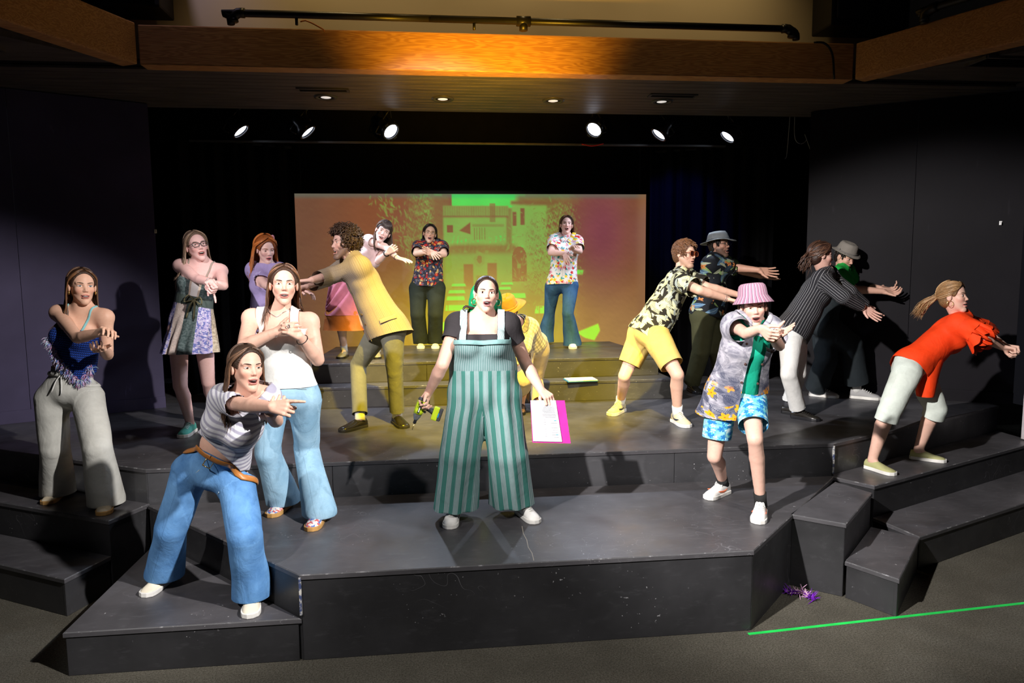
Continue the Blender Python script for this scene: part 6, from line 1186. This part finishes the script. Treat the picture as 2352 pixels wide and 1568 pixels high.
# person in pinstripe jacket
K=Person('woman in black pinstripe jacket and white trousers reaching away, hair tied low',1.68,ZB,(1845,962),dict(
 sh=[(1886,640,-.14),(1902,632,.18)],hp=[(1818,762,-.08),(1826,758,.08)],el=[(1938,682,'n'),(1952,672,'n')],wr=[(1982,706,-.24),(1990,702,.08)],kn=[(1812,860,'n'),(1834,858,'n')],ft=[((1884,968),(1816,958)),((1856,955),(1800,948))]),
 (1886,588,-.02,108,-6,6,1.08),skin=(.70,.42,.34),mouth=.1,bust=.6,brow=BR,tw=1.08,belly=1.12,hands=dict(r=dict(to=(2016,730,-.28),n=(.2,.5,.8),p='flat'),l=dict(to=(2020,722,.05),n=(0,1,0),p='flat')))
f,cu=K.top(.030,.05,.03,((1.86,.072,.052),(1.86,.072,.052)),(.05,.0),hemr=.5)
g=K.garment('pinstripe_jacket',m_stripes('black_pinstripe_wool',(.020,.020,.024),(.46,.46,.48),0,.019,.10,.05),f,cu,fold=(.006,7,.6),axes=K.arms_axes())
for i in(0,1):
    ax=nrm(K.wr[i]-K.el[i]); c=K.el[i]+(K.wr[i]-K.el[i])*.87; m=MB(); m.tube([c,c+ax*.022],[.040,.040],14,cap=False); o=K.part('shirt_cuff',m,C_white,True,g); attr_vec(o,np.array([v.co for v in o.data.vertices]))
f,cu=K.pants(.016,((.070,.072),(.070,.072)),(.94,.94),.09,None,.004); K.garment('trousers',cloth('white_cotton_twill',(.72,.72,.70)),f,cu,fold=(.006,8,.35),axes=K.legs_axes())
for i in(0,1): K.shoe(i,C_bleather,C_bplast,C_bleather,'low',cloth('grey_sock',(.05,.05,.055)))
def lowbun(A,rg,K=K):
    b=K.h2w((-.0,-.115,-.035)); 
    for P in A:
        q=b+rg.normal(size=3)*.016; tl=q-K.HR[:,1]*.03+A3(0,0,-.05-.06*rg.rand())+rg.normal(size=3)*.014
        s0=P[1].copy(); P[1:]=arc([s0,s0*.66+q*.34,s0*.33+q*.67,q,(q+tl)/2+rg.normal(size=3)*.012,tl],17)
    return A
K.hair((.045,.020,.013),.15,230,.004,1.4,.0085,.01,(84,),.0,21,tie=lowbun,up=True,flow=(150.,10.,90.),col2=(.10,.045,.025)); K.bracelet(0,C_bplast,.96,.029,.003)
# man in green tee and grey hat
K=Person('man in grey fedora and green tee with dark wide trousers reaching out',1.76,ZB,(1955,919),dict(
 sh=[(1921,630,-.14),(1944,622,.18)],hp=[(1880,736,-.06),(1892,730,.12)],el=[(1962,664,'n'),(1968,652,'n')],wr=[(2028,669,-.10),(2022,662,.10)],kn=[(1956,792,'n'),(1898,826,'n')],ft=[((2024,919),(1950,913)),((1914,913),(1870,909))]),
 (1941,590,.0,55,-26,0,1.05),skin=(.68,.40,.30),male=True,bust=0,mouth=.2,brow=BR,hands=dict(r=dict(to=(2090,680,-.12),n=(0,.8,.6),p='cup'),l=dict(to=(2080,664,.08),n=(0,.9,.3),p='cup')))
f,cu=K.top(.018,-.30,.0,((.62,.072,.074),(.62,.072,.074)),(.05,.0),hemr=.5); K.garment('green_tee',cloth('kelly_green_jersey',(.012,.36,.055)),f,cu,fold=(.005,8,.6),axes=K.arms_axes())
f,cu=K.pants(.030,((.105,.115),(.105,.115)),(.82,.95),.36,None,.02); K.garment('wide_trousers',cloth('dark_teal_wool',(.020,.026,.030)),f,cu,fold=(.010,7,.35),axes=K.legs_axes())
for i in(0,1): K.shoe(i,cloth('grey_knit',(.38,.38,.38)),C_wsole,C_lace,'sneaker',C_sock)
K.shorthair(DK,120,.03,.009,False,3,.1); K.hat(cloth('grey_brown_felt',(.22,.20,.175)),cloth('grey_hat_band',(.17,.155,.14)),'fedora',(0,-.012,.050),.0)
# woman in orange blouse
K=Person('blonde ponytailed woman in bright orange blouse and white capris lunging',1.70,ZA,(2075,1075),dict(
 sh=[(2200,742,-.12),(2208,735,.20)],hp=[(2090,842,-.08),(2106,838,.12)],el=[(2260,774,'n'),(2270,770,'n')],wr=[(2302,797,-.16),(2308,795,.02)],kn=[(2042,946,'n'),(2150,940,'n')],ft=[((2060,1094),(1984,1072)),((2172,1062),(2090,1052))]),
 (2190,682,.0,72,6,4,1.06),skin=(.74,.46,.36),lm=1.08,mouth=.5,brow=(.16,.09,.05),bust=.9,hips=1.05,hands=dict(r=dict(to=(2338,806,-.20),n=(0,-.8,.4),p='fist'),l=dict(to=(2338,800,-.02),n=(0,-.8,.4),p='fist')))
f,cu=K.top(.024,.06,.02,((.72,.074,.098),(.72,.074,.098)),(.05,.0),hemr=.6); cu[0]=(K.pel-K.U*.045+K.Fd*.02,nrm(-K.U+K.Fd*.15),.6)
def ex(V,G,K=K): 
    a=(np.abs(G[:,2]-.06)<.01)*np.clip((G[:,1]-.10)/.12,0,1); return a*.014*np.sin(G[:,0]/.06*7)
K.garment('blouse',cloth('orange_red_crepe',(.86,.055,.008),.7),f,cu,fold=(.007,7,.5),axes=K.arms_axes(),extra=ex)
for i in(0,1): K.ruffle('sleeve_ruffle',cloth('orange_red_ruffle',(.86,.055,.008),.7),cu[1+i][0]-cu[1+i][1]*.03,cu[1+i][1],.085,.112,.085,7,.22,.05,None,i)
ft=Fld(); ft.cone(K.pel+K.U*.10+K.Fd*.06,K.pel-A3(0,0,.20)+K.Fd*.12,.125,.075,.05,'tail',(K.Fd,.75)); K.garment('blouse_tail',cloth('orange_red_tail',(.86,.055,.008),.7),ft,[(K.pel-A3(0,0,.17)+K.Fd*.12,nrm(-A3(0,0,1)),.3)],fold=(.007,7,.5))
f,cu=K.pants(.012,((.078,.080),(.078,.080)),(.18,.18),.09,None,.006); K.garment('capri_trousers',cloth('pale_mint_denim',(.62,.68,.62)),f,cu,fold=(.005,9,1.),axes=K.legs_axes())
M=cloth('sage_knit',(.42,.42,.20))
for i in(0,1): K.shoe(i,M,C_wsole,None,'low')
def pony(A,rg,K=K):
    b=K.h2w((0,-.112,.012))
    for P in A:
        q=b+rg.normal(size=3)*.008; tl=q-K.HR[:,1]*(.12+.05*rg.rand())+A3(0,0,-.10-.06*rg.rand())+rg.normal(size=3)*.014; s0=P[1].copy(); P[1:]=arc([s0,s0*.66+q*.34,s0*.33+q*.67,q,(q+tl)/2-K.HR[:,1]*.02+A3(0,0,.012)+rg.normal(size=3)*.008,tl],17)
    return A
K.hair((.25,.135,.055),.2,210,.003,1.,.008,.0,(80,),.0,23,tie=pony,up=True,flow=(150.,10.,90.),col2=(.40,.25,.12),maxaz=165)
K.ring('hair_tie',C_bplast,K.h2w((0,-.114,.012)),K.HR[:,1]*.8+A3(0,0,.5),.014,.005); K.ring('hoop_earring',C_gold,K.h2w((.083,-.002,-.055)),K.HR@A3(.9,.4,0),.022,.0022)
# ---------------------------------------------------------------- held things
# cordless impact driver in the central woman's hand
w_,d_,n_,t_=K10.hframe[0]; hd=w_+d_*.075+n_*.022
zt=(K10.t0-.03); tip=at(947,985,zt-.03); back=at(972,914,zt-.02); ax=nrm(tip-back); hx=nrm(at(1012,958,zt)-at(962,930,zt)); hx=nrm(hx-(hx@ax)*ax); sx=np.cross(ax,hx); R=rot3(hx,sx,ax)
e=empty('impact_driver',back,'lime green cordless impact driver with battery held in her lowered hand','drill'); L=np.linalg.norm(tip-back); sc=L/.235
M_lime=plain('lime_plastic',(.55,.72,.02),.4,.4); M_gr=plain('dark_grey_grip',(.06,.06,.065),.6); M_met=plain('driver_steel',(.45,.45,.45),.3,.5,.8)
MB().lathe([(a*sc,b*sc) for a,b in((.001,-.004),(.024,-.004),(.030,.004),(.032,.02))],R,A3(0,0,0),20,sy=1.15).build('rear_cap',M_gr,e,True)
MB().lathe([(a*sc,b*sc) for a,b in((.032,.018),(.034,.05),(.034,.095),(.031,.12),(.02,.121))],R,A3(0,0,0),20,sy=1.1).build('motor_housing',M_lime,e,True)
MB().lathe([(a*sc,b*sc) for a,b in((.029,.118),(.028,.135),(.017,.160),(.014,.166),(.001,.166))],R,A3(0,0,0),18).build('nose',M_met,e,True)
MB().lathe([(a*sc,b*sc) for a,b in((.011,.164),(.012,.190),(.009,.193),(.001,.193))],R,A3(0,0,0),14).build('collet',M_bp if False else C_bplast,e,True); MB().tube([ax*.19*sc,ax*.24*sc],.0035,6).build('bit',C_gold,e,True)
MB().tube(arc([R@A3(.015,0,.055)*sc,R@A3(.06,0,.060)*sc,R@A3(.105,0,.070)*sc],8),np.array([.022,.021,.020,.019,.019,.020,.022,.024])*sc,12,flat=(sx,1.2)).build('handle',M_gr,e,True)
MB().tube([R@A3(.034,0,.088)*sc,R@A3(.052,0,.092)*sc],.008*sc,8).build('trigger',plain('black_trigger',(.02,.02,.02)),e,True)
MB().box(R@A3(.122,0,.075)*sc,A3(.022,.036,.050)*sc,R).build('battery_shoe',M_lime,e,bevel=.008); MB().box(R@A3(.152,0,.075)*sc,A3(.014,.034,.046)*sc,R).build('battery_pack',M_gr,e,bevel=.006)
MB().box(R@A3(.146,-.0,.080)*sc-0*ax,A3(.004,.0375,.016)*sc,R).build('blue_label',plain('blue_label',(.02,.25,.55)),e)
for sg in(-1,1):
    MB().box(R@A3(.004,sg*.0375,.085)*sc,A3(.008,.0012,.026)*sc,R).build('logo_plate',C_bplast,e)
    m=MB()
    for k in range(4): m.box(R@A3(-.010+.007*k,sg*.0372,.040)*sc,A3(.0022,.0012,.013)*sc,R)
    m.build('vent_slots',C_bplast,e); MB().box(R@A3(.004,sg*.0392,.085)*sc,A3(.0035,.0008,.018)*sc,R).build('logo_mark',plain('logo_white',(.75,.8,.7)),e)
# script folder
w_,d_,n_,t_=K10.hframe[1]; zt=K10.t0-.10
c=[at(1218,919,zt),at(1297,919,zt),at(1311,1018,zt-.05),at(1223,1016,zt-.05)]; cen=sum(c)/4; ex_=nrm((c[1]-c[0])+(c[2]-c[3])); ey=nrm((c[0]-c[3])+(c[1]-c[2])); nz=nrm(np.cross(ex_,ey)); nz=nz if nz@FW<0 else -nz
e=empty('script_folder',cen,'magenta folder holding a white printed script in her lowered hand','folder'); Vv=[p-cen for p in c]
m=MB(); m.add([p-nz*.004 for p in Vv]+[p-nz*.008 for p in Vv],[(0,1,2,3),(7,6,5,4),(0,4,5,1),(1,5,6,2),(2,6,7,3),(3,7,4,0)]); m.build('folder_cover',plain('magenta_plastic',(.62,.02,.28),.4,.4),e)
q=lambda u,v:(Vv[0]*(1-u)+Vv[1]*u)*(1-v)+(Vv[3]*(1-u)+Vv[2]*u)*v
m=MB(); m.add([q(.005,.0)+nz*.002,q(.74,.0)+nz*.002,q(.78,.97)+nz*.003,q(.02,.97)+nz*.003]+[q(.005,.0)-nz*.002,q(.74,.0)-nz*.002,q(.78,.97)-nz*.002,q(.02,.97)-nz*.002],[(0,1,2,3),(7,6,5,4),(0,4,5,1),(1,5,6,2),(2,6,7,3),(3,7,4,0)]); pg=m.build('script_pages',plain('white_paper',(.48,.48,.51),.7),e)
m=MB();rg=np.random.RandomState(2)
def line(u0,u1,v,h=.004): m.add([q(u0,v)+nz*.0035,q(u1,v)+nz*.0035,q(u1,v+h)+nz*.0035,q(u0,v+h)+nz*.0035],[(0,1,2,3)])
for v in(.14,.17,.20,.23,.26,.29,.33,.36,.40): line(.30+.1*rg.rand(),.66+.05*rg.rand(),v)
for v in np.arange(.46,.90,.055): line(.34,.40,v); line(.52+.1*rg.rand(),.70,v+.02)
m.build('printed_text',plain('grey_ink',(.15,.15,.17)),pg)
m=MB(); line(.63,.69,.47,.012); line(.64,.70,.80,.012); m.build('blue_highlights',plain('blue_ink',(.02,.38,.55)),pg)
